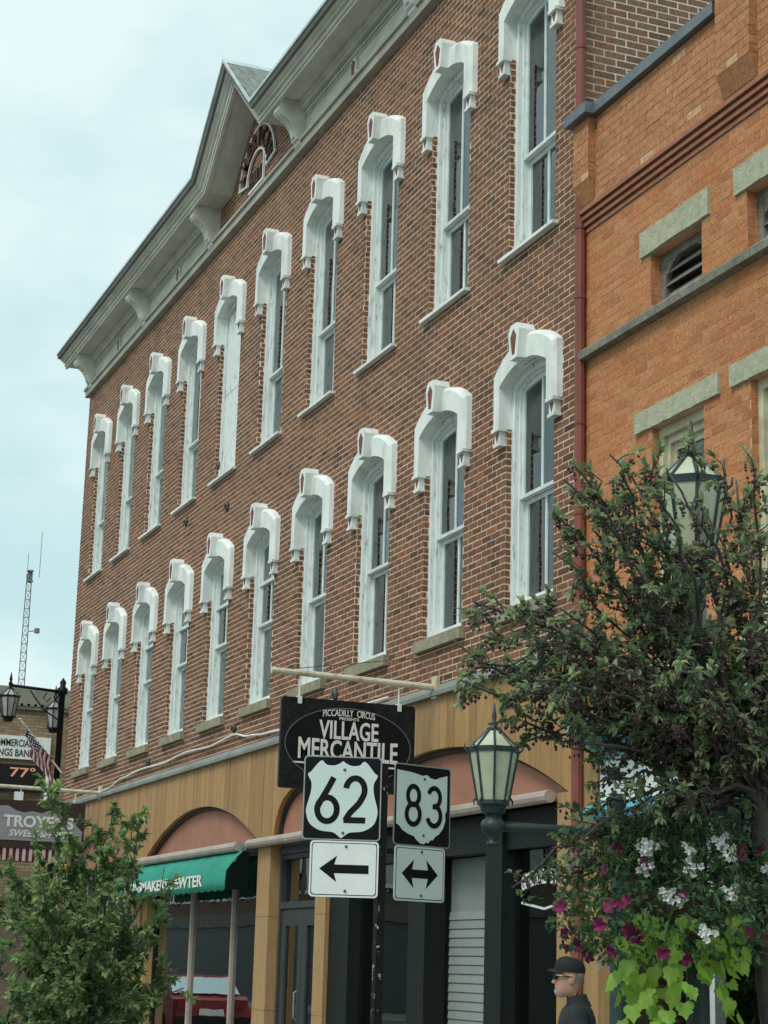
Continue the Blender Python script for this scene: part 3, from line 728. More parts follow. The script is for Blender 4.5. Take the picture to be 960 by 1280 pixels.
# double door with transom
dr = B().box(10.98, 11.05, .10, .2, SW, 3.0).box(12.56, 12.62, .10, .2, SW, 3.0).box(11.0502, 12.5598, .10, .2, 2.26, 2.34).box(11.0502, 12.5598, .10, .2, 2.84, 3.04).box(11.0502, 12.5598, .06, .099, 2.90, 2.97).build('shop_door', 'door_grey', bld, True)
pane(11.06, 12.55, 2.35, 2.83, par=dr)
for x0 in (11.055, 11.81):
    lf = B().box(x0, x0+.14, .12, .18, SW+.01, 2.25).box(x0+.605, x0+.745, .12, .18, SW+.01, 2.25).box(x0+.1402, x0+.6048, .12, .18, SW+.01, .40).box(x0+.1402, x0+.6048, .12, .18, 2.06, 2.25).build('door_leaf', 'door_grey', dr, True)
    pane(x0+.141, x0+.604, .401, 2.059, .145, par=dr)
B().tube([(11.74, .10, 1.0), (11.74, .07, 1.02), (11.74, .07, 1.3), (11.74, .10, 1.32)], .012, 8).build('door_handle', 'rim', dr, True)
# mercantile bay
for (a, c) in ((12.96, 13.56), (15.22, 15.64), (17.02, 17.37)): col(a, c, 'dark_green_paint', .02, .24, 3.0)
sw2 = B().box(13.56, 15.22, .06, .2, SW, .30).build('shop_window', 'dark_green_paint', bld, True)
pane(13.57, 15.21, .30, 2.98, par=sw2)
B().box(13.6, 14.75, .24, .245, .3, 2.9).build('window_blind', 'shade', sw2, True)
ent = B().box(15.64, 17.02, .30, .34, SW, 2.66).box(14.5, 15.22, .70, .74, SW, 2.66).build('entry_wall', 'siding_panel', bld, True)
z = SW+.02
while z < 2.15:
    B().prism([(.30, z), (.30, z+.078), (.289, z+.078), (.279, z+.004), (.279, z)][::-1], 15.642, 17.018, 'yz').build('siding_board', 'siding', ent, True); z += .0845
B().box(12.97, 18.54, .06, .24, 2.665, 3.0).build('header_shade', 'dark_green_paint', bld, True)  # header block, its near-black paint stands in for deep shade under the rail
sw3 = B().box(17.37, 18.55, .06, .2, SW, .30).build('shop_window', 'dark_green_paint', bld, True)
pane(17.38, 18.54, .30, 2.66, par=sw3)
for k, ch in enumerate('GENERAL STORE'):
    if ch != ' ':
        a_ = (k-6)/6.; text_b(ch, None if ch == 'I' else .062, .13, .002, .012).shift((17.95+a_*.42, .155, 2.42-.05*a_*a_)).build('lettering', 'letter_white', sw3, True)
B().ribbon([(17.5, 2.2), (17.95, 2.14), (18.4, 2.2)], .02, .153, .157).build('lettering', 'letter_white', sw3, True)
# awning housings under the arches
def housing(x0, x1, y=-.10, r=.055):
    h_ = B().tube([(x0, y, ZS-.03), (x1, y, ZS-.03)], r, 10).box(x0+.02, x1-.02, y, .05, ZS-.055, ZS-.002); return h_.build('awning_housing', 'awning_rail', bld, True)
housing(10.32, 12.9); housing(13.0, 18.55)
aw = thing('shop_awning', 'green canvas shop awning with white lettering over the display window', 'awning', (7.2, -.1, 2.45))
AX0, AX1 = 4.45, 10.12
B().tube([(AX0-.2, -.12, 3.04), (AX1-.15, -.12, 3.04)], .06, 10).box(AX0-.19, AX1-.16, -.12, -.014, 3.0, 3.078).build('roller_housing', 'awning_rail', aw, True)
b = B(); n = 40
for k in range(n+1):
    x = AX0+(AX1-AX0)*k/n; sag = .012*math.sin(k*1.7)
    for (y, z) in ((-.09, 2.985), (-.19+sag, 2.88), (-.30+sag, 2.74+.01*math.sin(k*.9)), (-.315+sag*.5, 2.60), (-.315+sag*.3, 2.50-(.022 if k % 2 else 0))): b.v.append((x, y, z))
for k in range(n):
    for j in range(4): b.f.append((k*5+j, k*5+5+j, k*5+6+j, k*5+1+j))
cv = b.build('canopy', 'awning_green', aw, True, True)
sm = cv.modifiers.new('thick', 'SOLIDIFY'); sm.thickness = .006
B().prism([(-.10, 2.97), (-.29, 2.745), (-.30, 2.50), (-.02, 2.50), (-.02, 2.97)], AX1-.012, AX1-.006, 'yz').build('shade_flap', 'awning_end_shade', aw, True)  # flap closing the awning end, painted near black as its shaded interior
text_b('GOSSMAKERS', 2.38, .15, .003, .025).shift((6.34, -.333, 2.635)).build('lettering', 'letter_white', aw, True); text_b('PEWTER', 1.46, .15, .003, .025).shift((8.42, -.333, 2.635)).build('lettering', 'letter_white', aw, True)
for x in (AX0+.05, AX1-.03): B().tube([(x, -.02, 2.62), (x, -.29, 2.66)], .012, 6).build('awning_arm', 'bolt', aw, True)

# ------------------------------------------------------------------ the orange brick neighbour
OX0, OX1 = 18.985, 26.5
ob = thing('brick_building', 'two-storey orange brick building with stone lintels and louvred openings', 'building', (22.7, 5, SW))
OC = [20.52+1.44*k for k in range(4)]
oh = [(c-.40, c+.40, 6.87, 7.375) for c in OC]+[(c-.395, c+.395, 4.0, 5.88) for c in OC]
OB0, OB1 = 3.75, 7.955
b = B(); wall_cells(b, OX0, OX1, OB0, OB1, oh, .0, .3); b.box(OX0, OX1, .0, .3, 7.9551, 8.17)
ow = b.build('wall', 'mortar_orange', ob, True)
lint = [(c-.535, c+.535, 7.375, 7.60) for c in OC]+[(c-.64, c+.64, 5.88, 6.055) for c in OC]
Lo = courses(OX0, OX1, OB0, OB1, .0735, .215, .0085, oh+lint+[(OX0-1, OX1+1, 6.765, 6.862)], random.Random(14))
brick_wall(ow, Lo, 'front', 0., 290, 'brick_orange', random.Random(15), .2065, .065, lambda x, y: y > 520)
b = B()
for (x0, x1, z0, z1) in oh: lay(b, courses(.002, .12, z0, z1, .0735, .15, .0085, [], random.Random(77)), 'side', x0, random.Random(78))
b.build('jamb_brickwork', 'brick_orange', ow, True, kind='stuff')
B().box(OX0+.002, OX0+.28, .302, 12, SW, 8.9).build('party_wall', 'mortar_orange', ob, True)
B().box(OX1-.3, OX1, .302, 12, SW, 8.9).build('end_wall', 'mortar_orange', ob, True)
B().box(OX0+.29, OX1-.31, 11.7, 12, SW, 8.5).build('back_wall', 'mortar_orange', ob, True)
B().box(OX0+.29, OX1-.31, .302, 11.69, 8.3, 8.45).build('roof', 'roof_dark', ob, True)
B().box(OX0+.29, OX1-.31, 2.5, 2.6, 3.7, 8.29).build('room_partition', 'room_wall', ob, True)
# corbelled band of four moulded courses
for k in range(4):
    B().box(OX0-.01, OX1, -.02-.022*k, .0-.0005, 7.958+k*.053, 7.958+k*.053+.037).build('corbel_course', 'corbel', ob, True)
# parapet with pilasters
pw = B().box(OX0, OX1, -.055, .28, 8.1705, 8.955).build('parapet', 'mortar_tan', ob, True)
pil = [(OX0, 19.27), (21.36, 21.84), (23.9, 24.4)]
Lt = courses(OX0, OX1, 8.175, 8.95, .0735, .215, .005, [(a, c, 8.3, 9.5) for a, c in pil], random.Random(16))
b = B(); lay(b, Lt, 'front', -.055, random.Random(17)); b.build('brickwork', 'brick_tan', pw, True, kind='stuff')
for a, c in pil:
    top = 9.25 if a > 20 else 8.955
    p_ = B().box(a+.006, c-.006, -.125, .26, 8.37, top).build('pilaster', 'mortar_tan', ob, True)
    B().prism([(-.125, 8.3695), (-.062, 8.19), (-.062, 8.3695)], a+.004, c-.004, 'yz').build('pilaster_foot', 'brick_tan', p_, True)
    b = B(); Lq = courses(a, c, 8.375, top, .0735, .16, .005, [], random.Random(18)); lay(b, Lq, 'front', -.125, random.Random(19))
    lay(b, courses(-.125, .2, 8.375, top, .0735, .15, .005, [], random.Random(20)), 'side', c-.0065, random.Random(22)); b.build('brickwork', 'brick_tan', p_, True, kind='stuff')
cp_ = B().box(OX0-.05, 19.34, -.20, .3, 8.957, 9.055).box(19.3402, 21.30, -.115, .3, 8.957, 9.055).box(21.3002, 21.90, -.20, .3, 9.252, 9.35).box(21.9002, OX1, -.115, .3, 8.957, 9.055).box(21.3003, 21.36, -.115, .3, 9.0552, 9.2518)
cp_.build('coping', 'coping', ob, True)
# belt course in stone lengths
x = OX0; rb2 = random.Random(23)
while x < OX1:
    x1 = min(x+rb2.uniform(.9, 1.4), OX1)
    B().prism([(-.085, 6.775), (.0-.001, 6.768), (-.001, 6.860), (-.07, 6.860), (-.09, 6.835)], x, x1-.008, 'yz').build('belt_stone', 'stone_belt', ob, True); x = x1
d0 = WL[ob.name]
lt = {}
def rough_slab(wd, h, y0, y1, mat, nm, seed):
    rr = random.Random(seed); b = B(); n = max(3, int(wd/.08))
    top = [(-wd/2+wd*k/n, h/2+(rr.uniform(-.006, .006) if 0 < k < n else 0)) for k in range(n+1)]; bot = [(-wd/2+wd*k/n, -h/2+(rr.uniform(-.004, .004) if 0 < k < n else 0)) for k in range(n+1)]
    b.prism(bot+top[::-1], y0, y1); return b.mesh(nm, mat)
for k, c in enumerate(OC):
    lm = rough_slab(1.07, .222, -.03, .05, 'stone_lintel', 'lintel', 30+k); link('lintel', lm, ob, (c-d0[0], -d0[1], 7.4875-d0[2]))
    lm = rough_slab(1.28, .172, -.03, .05, 'stone_lintel', 'lintel', 40+k); link('lintel', lm, ob, (c-d0[0], -d0[1], 5.968-d0[2]))
    z0 = 6.863
    v = B().box(c-.40, c-.33, .10, .2, z0, 7.374).box(c+.33, c+.40, .10, .2, z0, 7.374).box(c-.3298, c+.3298, .10, .2, 7.30, 7.374)
    for sg in (-1, 1): v.prism([(c+sg*.3299, 7.2995), (c+sg*.3299, 7.16), (c+sg*.29, 7.20), (c+sg*.23, 7.255), (c+sg*.15, 7.2995)], .105, .15)
    vo = v.build('louvred_opening', 'louver', ob, True)
    for j in range(4):
        z = z0+.01+j*.105
        B().prism([(.10, z), (.115, z), (.175, z+.075), (.16, z+.075)], c-.3297, c+.3297, 'yz').build('slat', 'louver', vo, True)
    B().box(c-.33, c+.33, .23, .24, z0, 7.37).build('louvre_back', 'room_dark', vo, True)
    wz = 4.0; f = B(); ih = .395
    f.box(c-ih, c-ih+.07, .06, .22, wz, 5.879).box(c+ih-.07, c+ih, .06, .22, wz, 5.879).box(c-ih+.0702, c+ih-.0702, .06, .22, 5.80, 5.879)
    f.box(c-ih+.0703, c-ih+.11, .10, .24, wz, 5.7998).box(c+ih-.11, c+ih-.0703, .10, .24, wz, 5.7998).box(c-ih+.1102, c+ih-.1102, .10, .24, 5.74, 5.7997)
    fo = f.build('window', 'cream_wood', ob, True)
    B().box(c-.285, c+.285, .135, .175, 5.68, 5.7395).box(c-.285, c+.285, .13, .175, 4.86, 4.92).box(c-.285, c-.24, .136, .174, 4.0, 5.68).box(c+.24, c+.285, .136, .174, 4.0, 5.68).build('sash', 'cream_wood', fo, True)
    B().box(c-.24, c+.24, .15, .155, 4.92, 5.68).build('pane', 'win_glass', fo, True); B().box(c-.24, c+.24, .16, .165, 4.0, 4.86).build('pane', 'win_glass', fo, True)
    B().box(c-.5, c+.5, -.06, .06, 3.87, 3.999).build('sill', 'stone_lintel', fo, True)
# its shopfront: turquoise cornice, white board, glazing
sf = B().box(OX0+.30, OX1, -.02, .28, 2.93, 3.30).build('sign_board', 'white_paint', ob, True)
B().prism([(-.26, 3.44), (-.30, 3.50), (-.30, 3.55), (-.001, 3.66), (-.001, 3.30), (-.08, 3.30), (-.10, 3.40)], OX0+.25, OX1, 'yz').build('shop_cornice', 'teal', sf, True)
B().prism([(-.14, 2.80), (-.17, 2.86), (-.10, 2.93), (-.001, 2.93), (-.001, 2.80)], OX0+.26, OX1, 'yz').build('lower_moulding', 'teal', sf, True)
text_b('SHOP', None, .2, .003, .01).shift((20.9, -.03, 3.1)).build('lettering', 'sign_black', sf, True) if False else None
B().box(OX0, OX0+.28, -.03, .28, SW, 3.749).build('pier', 'wood_col', ob, True)
ow2 = B().box(OX0+.29, OX1, .05, .25, SW, .55).build('shop_window', 'white_paint', ob, True)
for k in range(5):
    x0 = OX0+.32+k*1.42; B().box(x0, x0+1.30, .14, .148, .55, 2.78).build('pane', 'shop_glass', ow2, True); B().box(x0+1.30, x0+1.42, .05, .22, .5502, 2.799).build('frame_bar', 'white_paint', ow2, True)
B().box(OX0+.29, OX1-.31, 3.0, 3.1, SW, 3.69).build('room_partition', 'room_wall', ob, True); B().box(OX0+.29, OX1, .281, 11.69, 3.66, 3.749).build('floor_slab', 'room_wall', ob, True)

# ------------------------------------------------------------------ bank beyond the side street
bk = thing('bank_building', 'tan brick bank building with stone parapet beyond the corner lamp', 'building', (-20, 6, SW)); BX = -13.0
bw = B().box(-27, BX, .0, 12, SW, 7.52).build('wall', 'mortar_bank', bk, True)
b = B(); lay(b, courses(.0, 5.0, 2.4, 7.44, .077, .235, .013, [], random.Random(25)), 'side', BX, random.Random(26)); b.build('brickwork', 'brick_bank', bw, True, kind='stuff')
B().box(-27.1, BX+.06, -.06, 12, 7.521, 7.60).box(-27.1, BX+.10, -.1, 12, 7.66, 8.06).build('parapet', 'bank_stone', bk, True)
dm = B().box(0, .10, -.05, .05, -.03, .03).mesh('dentil', 'bank_stone')
for k in range(30): link('dentil', dm, bk, (BX+20, .12+.17*k-6, 7.63-SW))
B().box(BX+.001, BX+.08, 3.0, 3.9, .5, 2.6).build('window', 'dark_glass', bk, True)
bs = thing('bank_sign', 'white board lettered COMMERCIAL SAVINGS BANK on the tan bank wall', 'sign', (BX+.03, .6, 6.3))
B().box(BX+.02, BX+.10, -.98, 2.17, 6.30, 6.86).build('panel', 'white_paint', bs, True)
rot = Matrix.Rotation(math.pi/2, 4, 'Z')
text_b('COMMERCIAL', 1.02, .175, .004, .012).xf(Matrix.Translation((BX+.104, 1.21, 6.69)) @ rot).build('lettering', 'sign_text_grey', bs, True)
text_b('SAVINGS BANK', 1.22, .175, .004, .012).xf(Matrix.Translation((BX+.104, 1.17, 6.45)) @ rot).build('lettering', 'sign_text_grey', bs, True)
td = thing('temperature_display', 'black electronic board showing 77 degrees below the bank sign', 'display', (BX+.03, .6, 5.5))
B().box(BX+.02, BX+.16, -.7, 2.02, 5.52, 6.16).build('panel', 'led_black', td, True)
text_b('77°', .62, .24, .004, .012).xf(Matrix.Translation((BX+.168, 1.52, 5.98)) @ rot).build('lettering', 'led_amber', td, True)
B().tube([(BX+.25, 2.1, 5.2), (BX+.25, 2.12, 6.12)], .045, 8).build('bracket_post', 'white_paint', td, True)
B().box(BX+.18, BX+.3, 1.35, 1.55, 5.28, 5.50).build('sensor_box', 'white_paint', td, True)

# ------------------------------------------------------------------ radio mast far behind
t0 = at(38, 716, 200.); mz = t0[2]
ms = thing('radio_mast', 'thin steel lattice radio mast rising above the bank roof', 'mast', (t0[0], t0[1], GZ))
def tri(z): wd = .62-.28*z/mz; return [np.array([wd*math.cos(a), wd*math.sin(a), z]) for a in (.3, .3+2.094, .3+4.189)]
b = B(); hz = [k*mz/44 for k in range(45)]
for q in range(3): b.tube([tri(z)[q] for z in hz[::4]], .05, 5)
b.build('mast_legs', 'mast', ms)
b = B()
for k, (z0, z1) in enumerate(zip(hz[:-1], hz[1:])):
    A, C_ = tri(z0), tri(z1)
    for q in range(3):
        b.tube([A[q], A[(q+1) % 3]], .028, 4, False); b.tube([A[q], C_[(q+1) % 3]], .028, 4, False)
b.build('lattice', 'mast', ms)
b = B(); b.box(-.35, .3, -.3, .3, mz-.9, mz-.75).box(-.3, .1, -.25, .25, mz-.75, mz+.25).box(-.2, .9, -.1, .1, mz+.1, mz+.25).box(-.45, .35, -.3, .3, mz+.25, mz+.35); b.build('antenna_head', 'mast', ms)
for (x, z0, z1) in ((-.3, mz+.3, mz+2.2), (.9, mz-.4, mz+4.6)): B().tube([(x*.4, x, z0), (x*.4, x, z1)], .035, 5).build('aerial', 'mast', ms)
B().tube([(0, .3, mz-6.2), (.2, 1.0, mz-6.1)], .06, 6).lathe([(.05, -.3), (.3, -.25), (.3, .25), (.05, .3)], (.2, 1.1, mz-6.1), 8).build('dish', 'mast', ms)

# ------------------------------------------------------------------ street lamps
def lantern(par, loc, sc_, mframe, mglass, hang=False, sides=8):
    """tapered glazed lantern: loc is the underside of its cup"""
    R1, R0, H = .155*sc_, .098*sc_, .31*sc_
    fr = B(); rot0 = math.pi/sides
    fr.lathe([(.045*sc_, 0), (.075*sc_, .005), (.085*sc_, .05*sc_), (R0+.008, .06*sc_), (R0+.008, .085*sc_)], (0, 0, 0), 16)
    z0 = .085*sc_
    def P_(r, k, z): a = 2*math.pi*k/sides+rot0; return (r*math.cos(a), r*math.sin(a), z)
    for k in range(sides):
        fr.tube([P_(R0+.003, k, z0), P_(R1+.004, k, z0+H)], .0085*sc_, 6)
        fr.tube([P_(R1+.01, k, z0+H), P_(R1+.03, k, z0+H+.02*sc_), P_(R1+.034, k, z0+H+.055*sc_)], [.008*sc_, .008*sc_, .003*sc_], 5)
        fr.tube([P_(R1, k, z0+H+.03*sc_), P_(.035*sc_, k, z0+H+.15*sc_)], .008*sc_, 6)
        fr.tube([P_(R0+.01, k, z0+.02*sc_), P_(R0+.026, k, z0-.004), P_(R0+.024, k, z0-.03*sc_)], [.007*sc_, .007*sc_, .003], 5)
    for (r, z, hh) in ((R1+.006, z0+H-.005, .035*sc_),):
        k0 = len(fr.v)
        for zz, rr in ((z, r-.012), (z, r), (z+hh, r+.004), (z+hh, r-.012)):
            for k in range(sides): fr.v.append(P_(rr, k, zz))
        for j in range(4):
            for k in range(sides): fr.f.append((k0+j*sides+k, k0+j*sides+(k+1) % sides, k0+((j+1) % 4)*sides+(k+1) % sides, k0+((j+1) % 4)*sides+k))
    fo = fr.build('lantern', mframe, par, loc=loc, smooth=False)
    fo_ = fo
    for k in range(sides):
        def quad(ra, za, rb_, zb):
            a = [np.array(P_(ra, k, za)), np.array(P_(ra, k+1, za)), np.array(P_(rb_, k+1, zb)), np.array(P_(rb_, k, zb))]
            c = sum(a)/4; q = B(); nrm = np.array([c[0], c[1], 0]); nrm = nrm/np.linalg.norm(nrm)*.004
            q.add([p for p in a]+[p-nrm for p in a], [(0, 1, 2, 3), (7, 6, 5, 4), (0, 4, 5, 1), (1, 5, 6, 2), (2, 6, 7, 3), (3, 7, 4, 0)]); return q
        quad(R0, z0, R1-.001, z0+H-.004).build('pane', mglass, fo_)
        quad(R1-.004, z0+H+.03*sc_, .034*sc_, z0+H+.148*sc_).build('roof_pane', mglass, fo_)
    zt = z0+H+.14*sc_
    B().lathe([(.045*sc_, zt), (.05*sc_, zt+.015*sc_), (.02*sc_, zt+.03*sc_), (.026*sc_, zt+.045*sc_), (.012*sc_, zt+.06*sc_), (.016*sc_, zt+.09*sc_), (.004, zt+.18*sc_)], (0, 0, 0), 10).build('finial', mframe, fo_, smooth=True)
    return fo
def post_prof(h): return [(.19, 0), (.19, .10), (.15, .13), (.15, .42), (.11, .50), (.085, .60), (.065, .62), (.058, .70), (.045, h-.18), (.042, h-.10), (.06, h-.08), (.06, h-.03), (.045, h)]
# lamp A: its lantern stands on an arm before the mercantile shop
pA = at(616, 1033, 12.0); dirA = np.array([.10, 1., 0]); dirA /= np.linalg.norm(dirA); pole = pA+dirA*.86
la = thing('street_lamp', 'dark green street lamp whose glazed lantern stands beside the round-trip route signs', 'street lamp', (pole[0], pole[1], SW))
la['label'] = 'dark green street lamp with cream lantern on a side arm before the terracotta arch'
hA = pA[2]-SW; offA = pA-pole
B().lathe(post_prof(hA+.25), seg=14).build('post', 'lamp_green', la, smooth=True)
ar = B(); ar.tube([(offA[0], offA[1], hA), (offA[0]*.6, offA[1]*.6, hA+.005), (0, 0, hA-.01)], [.036, .026, .04], 10)
ar.lathe([(.0, -.13), (.035, -.125), (.04, -.10), (.02, -.09), (.05, -.05), (.075, -.02), (.08, .01), (.07, .035), (.045, .05), (.05, .075), (.06, .08)], (offA[0], offA[1], hA), 14)
ar.lathe([(0, -.085), (.035, -.08), (.045, -.05), (.03, -.03)], (0, 0, 0), 10) if False else None
ar.build('arm', 'lamp_green', la, smooth=True)
lantern(la, (offA[0], offA[1], hA+.078), 1.0, 'lamp_green', 'lamp_glass')
# lamp B: nearer, its lantern shows through the crabapple
pB = at(866, 714, 9.1)
lb = thing('street_lamp', 'dark green street lamp behind the crabapple leaves, its lantern against orange brick', 'street lamp', (pB[0], pB[1], SW))
B().lathe(post_prof(pB[2]-SW), seg=14).build('post', 'lamp_green', lb, smooth=True)
hb = 2.62
lantern(lb, (0, 0, pB[2]-SW-.005), 1.07, 'lamp_green', 'lamp_glass')
bkt_off = (at(846, 1118, 8.5)-pB)[:2]
B().tube([(0, 0, hb-.3), (bkt_off[0]*.5, bkt_off[1]*.5, hb-.02), (bkt_off[0], bkt_off[1], hb)], [.025, .02, .016], 8).build('arm', 'lamp_green', lb, smooth=True)
# lamp C: at the far corner
lc = thing('street_lamp', 'black corner street lamp with two hanging lanterns at the far end of the building', 'street lamp', (-1.62, -.02, SW))
B().lathe([(.17, 0), (.17, .1), (.12, .16), (.10, .6), (.06, .65), (.055, 6.35), (.10, 6.37), (.10, 6.46), (.05, 6.5), (.06, 6.58), (0.01, 6.66)], seg=12).build('post', 'lamp_black', lc, smooth=True)
for (dx, dy, zz) in ((.0, -.97, 6.40), (-1.45, .18, 6.42)):
    b = B(); b.tube([(0, 0, zz), (dx, dy, zz+.05)], .028, 8); b.tube([(0, 0, zz-.55), (dx*.35, dy*.35, zz-.35), (dx*.62, dy*.62, zz-.02)], .014, 6)
    b.tube([(dx*.3, dy*.3, zz-.03), (dx*.36, dy*.36, zz-.14), (dx*.28, dy*.28, zz-.2), (dx*.22, dy*.22, zz-.12)], .012, 6)
    b.tube([(dx, dy, zz+.02), (dx, dy, zz-.14)], .022, 6)
    b.lathe([(.03, 0), (.045, .04), (.02, .08), (.03, .12), (.004, .26)], (dx, dy, zz+.04), 8)
    b.build('arm', 'lamp_black', lc, smooth=True)
    lantern(lc, (dx, dy, zz-.62), 1.12, 'lamp_black', 'lamp_glass_grey')

# ------------------------------------------------------------------ flag on a slanting staff, fixed to the corner lamp
q0 = on(77, 966, 'x', -1.5); q1 = on(25, 899, 'x', -1.5)
fl = thing('flag', 'small striped flag on a slanting white staff by the corner', 'flag', tuple(q0))
d = q1-q0; L_ = np.linalg.norm(d)
B().tube([(0, 0, 0), tuple(d)], .018, 8).lathe([(.0, -.02), (.03, 0), (.0, .03)], tuple(d), 8).build('staff', 'rusty_white', fl)
u_ = d/L_
fp = {'flag_red': B(), 'flag_white': B(), 'flag_blue': B()}
nu, nv = 22, 13
def fpt(i, j):
    s_ = i/nu; v_ = j/nv; base = d*(.93-.62*v_)
    return base+np.array([.06*math.sin(5*s_+2*v_), .42*s_*.55, -.62*s_-.02*math.sin(9*s_+3*v_)])+np.array([.04*math.sin(14*s_+v_), 0.03*math.sin(11*s_), 0])
for j in range(nv):
    for i in range(nu):
        mt = 'flag_blue' if (i < nu*.42 and j < 7) else ('flag_red' if j % 2 == 0 else 'flag_white')
        fp[mt].add([fpt(i, j), fpt(i+1, j), fpt(i+1, j+1), fpt(i, j+1)], [(0, 1, 2, 3)])
for mt, nm in (('flag_red', 'red_stripes'), ('flag_white', 'white_stripes'), ('flag_blue', 'canton')):
    o = fp[mt].build(nm, mt, fl, smooth=True); m_ = o.modifiers.new('t', 'SOLIDIFY'); m_.thickness = .004
st = B()
for j in range(1, 7, 1):
    for i in range(1, 9, 2):
        c = fpt(i+(j % 2), j+.3); st.add([c+np.array([.006, 0, .022]), c+np.array([.006, .022, 0]), c+np.array([.006, 0, -.022]), c+np.array([.006, -.022, 0])], [(0, 1, 2, 3)])
st.build('stars', 'flag_white', fl)

# ------------------------------------------------------------------ hanging shop signs
XB = 15.905
hs = thing('hanging_sign', 'black carved VILLAGE MERCANTILE sign hanging from a rusty white pole', 'sign', (XB, -.95, 3.2))
B().tube([(XB, -.01, 4.307), (XB, -1.74, 4.345)], [.034, .028], 10).box(XB-.06, XB+.06, -.05, -.0122, 4.20, 4.42).build('pole', 'rusty_white', hs, True)
B().tube([(XB, -.02, 4.62), (XB, -1.6, 4.36)], .004, 5).build('stay_wire', 'bolt', hs, True)
SY0, SY1, SZ0, SZ1 = -1.63, -.25, 3.235, 4.10
for y in (-1.45, -.42): B().tube([(XB, y, 4.31), (XB, y, 4.09)], .008, 6).box(XB-.026, XB+.03, y-.02, y+.02, 4.04, 4.115).build('hanger', 'white_paint', hs, True)
def rrect(x0, x1, z0, z1, r, n=5):
    p = []
    for (cx, cz, a) in ((x1-r, z0+r, -90), (x1-r, z1-r, 0), (x0+r, z1-r, 90), (x0+r, z0+r, 180)):
        for k in range(n+1): t = math.radians(a+90*k/n); p.append((cx+r*math.cos(t), cz+r*math.sin(t)))
    return p
FX = Matrix.Rotation(math.pi/2, 4, 'Z')                 # local front (-y) turned towards +x
def face_x(b, x, y, z): return b.xf(Matrix.Translation((x, y, z)) @ FX)
cy_, cz_ = (SY0+SY1)/2, (SZ0+SZ1)/2
pnl = face_x(B().prism(rrect(-.69, .69, -.4325, .4325, .03), -.022, .022), XB, cy_, cz_).build('panel', 'board_carve', hs, True)
n = 48; el = [(.645*math.cos(2*math.pi*k/n), .36*math.sin(2*math.pi*k/n)) for k in range(n+1)]
face_x(B().prism(el[:-1], -.025, -.0225), XB, cy_, cz_).build('oval', 'sign_black', pnl, True)
face_x(B().ribbon(el, .008, -.028, -.0252), XB, cy_, cz_).build('oval_border', 'oval_line', pnl, True)
for s_, wd, h_, y_, z_ in (('PICCADILLY', .31, .066, -.115, .315), ('CIRCUS', .185, .066, .172, .315), ('PRESENTS', .20, .028, .0, .258), ('VILLAGE', .61, .18, .0, .145), ('MERCANTILE', 1.02, .185, .0, -.045)):
    t = text_b(s_, wd, h_, .003, .018 if h_ > .1 else .005)
    if z_ > .3: t.v = [(a, b_, c-.25*(a+y_)**2) for a, b_, c in t.v]
    if s_.startswith('MERC'): t.v = [(a, b_, c*(1+.35*abs(a)**1.5)) for a, b_, c in t.v]
    face_x(t, XB+.028, cy_+y_, cz_+z_).build('lettering', 'letter_white', pnl, True)
face_x(B().ribbon([(-.56, -.185), (.56, -.185)], .016, -.028, -.0252), XB, cy_, cz_).build('lettering', 'letter_white', pnl, True)

XT = 1.967
h2 = thing('hanging_sign', 'brown and grey sweet shop sign hanging behind the top of the leafy tree', 'sign', (XT, -1.2, 3.2))
B().tube([(XT, -.01, 4.30), (XT, -2.35, 4.325)], .032, 10).box(XT-.05, XT+.05, -.06, -.0122, 4.20, 4.42).build('pole', 'rusty_white', h2, True)
for y in (-1.35, -.45): B().tube([(XT, y, 4.31), (XT, y, 4.06)], .010, 6).build('hanger', 'white_paint', h2, True)
p2 = face_x(B().prism(rrect(-1.0, 1.0, -.385, .385, .02), -.02, .02), XT, -1.27, 3.72).build('panel', 'brown_panel', h2, True)
cl = [(-.95, -.28), (.95, -.28), (.97, -.10), (.86, .0), (.80, .10), (.66, .13), (.55, .22), (.40, .22), (.28, .17), (.12, .20), (.0, .17), (-.14, .20), (-.28, .27), (-.44, .26), (-.56, .18), (-.70, .15), (-.82, .08), (-.95, .0)]
face_x(B().prism(cl, -.028, -.0202), XT, -1.27, 3.74).build('cloud_board', 'grey_panel', p2, True)
face_x(text_b("TROYER'S", 1.15, .20, .004, .03), XT+.032, -1.03, 3.77).build('lettering', 'letter_white', p2, True)
face_x(text_b('SWEET SHOPPE', 1.04, .105, .004, .02, shear=.2), XT+.032, -.98, 3.575).build('lettering', 'letter_white', p2, True)
for k in range(18):
    face_x(B().prism([(-.95+.107*k, -.40), (-.90+.107*k, -.40), (-.90+.107*k, -.20), (-.95+.107*k, -.20)], -.012, .004), XT, -1.27, 3.533).build('stripe', 'pink_stripe', p2, True)
face_x(B().box(-1.0, 1.0, .005, .015, -.41, -.19), XT, -1.27, 3.53).build('stripe_backing', 'red_stripe', p2, True)

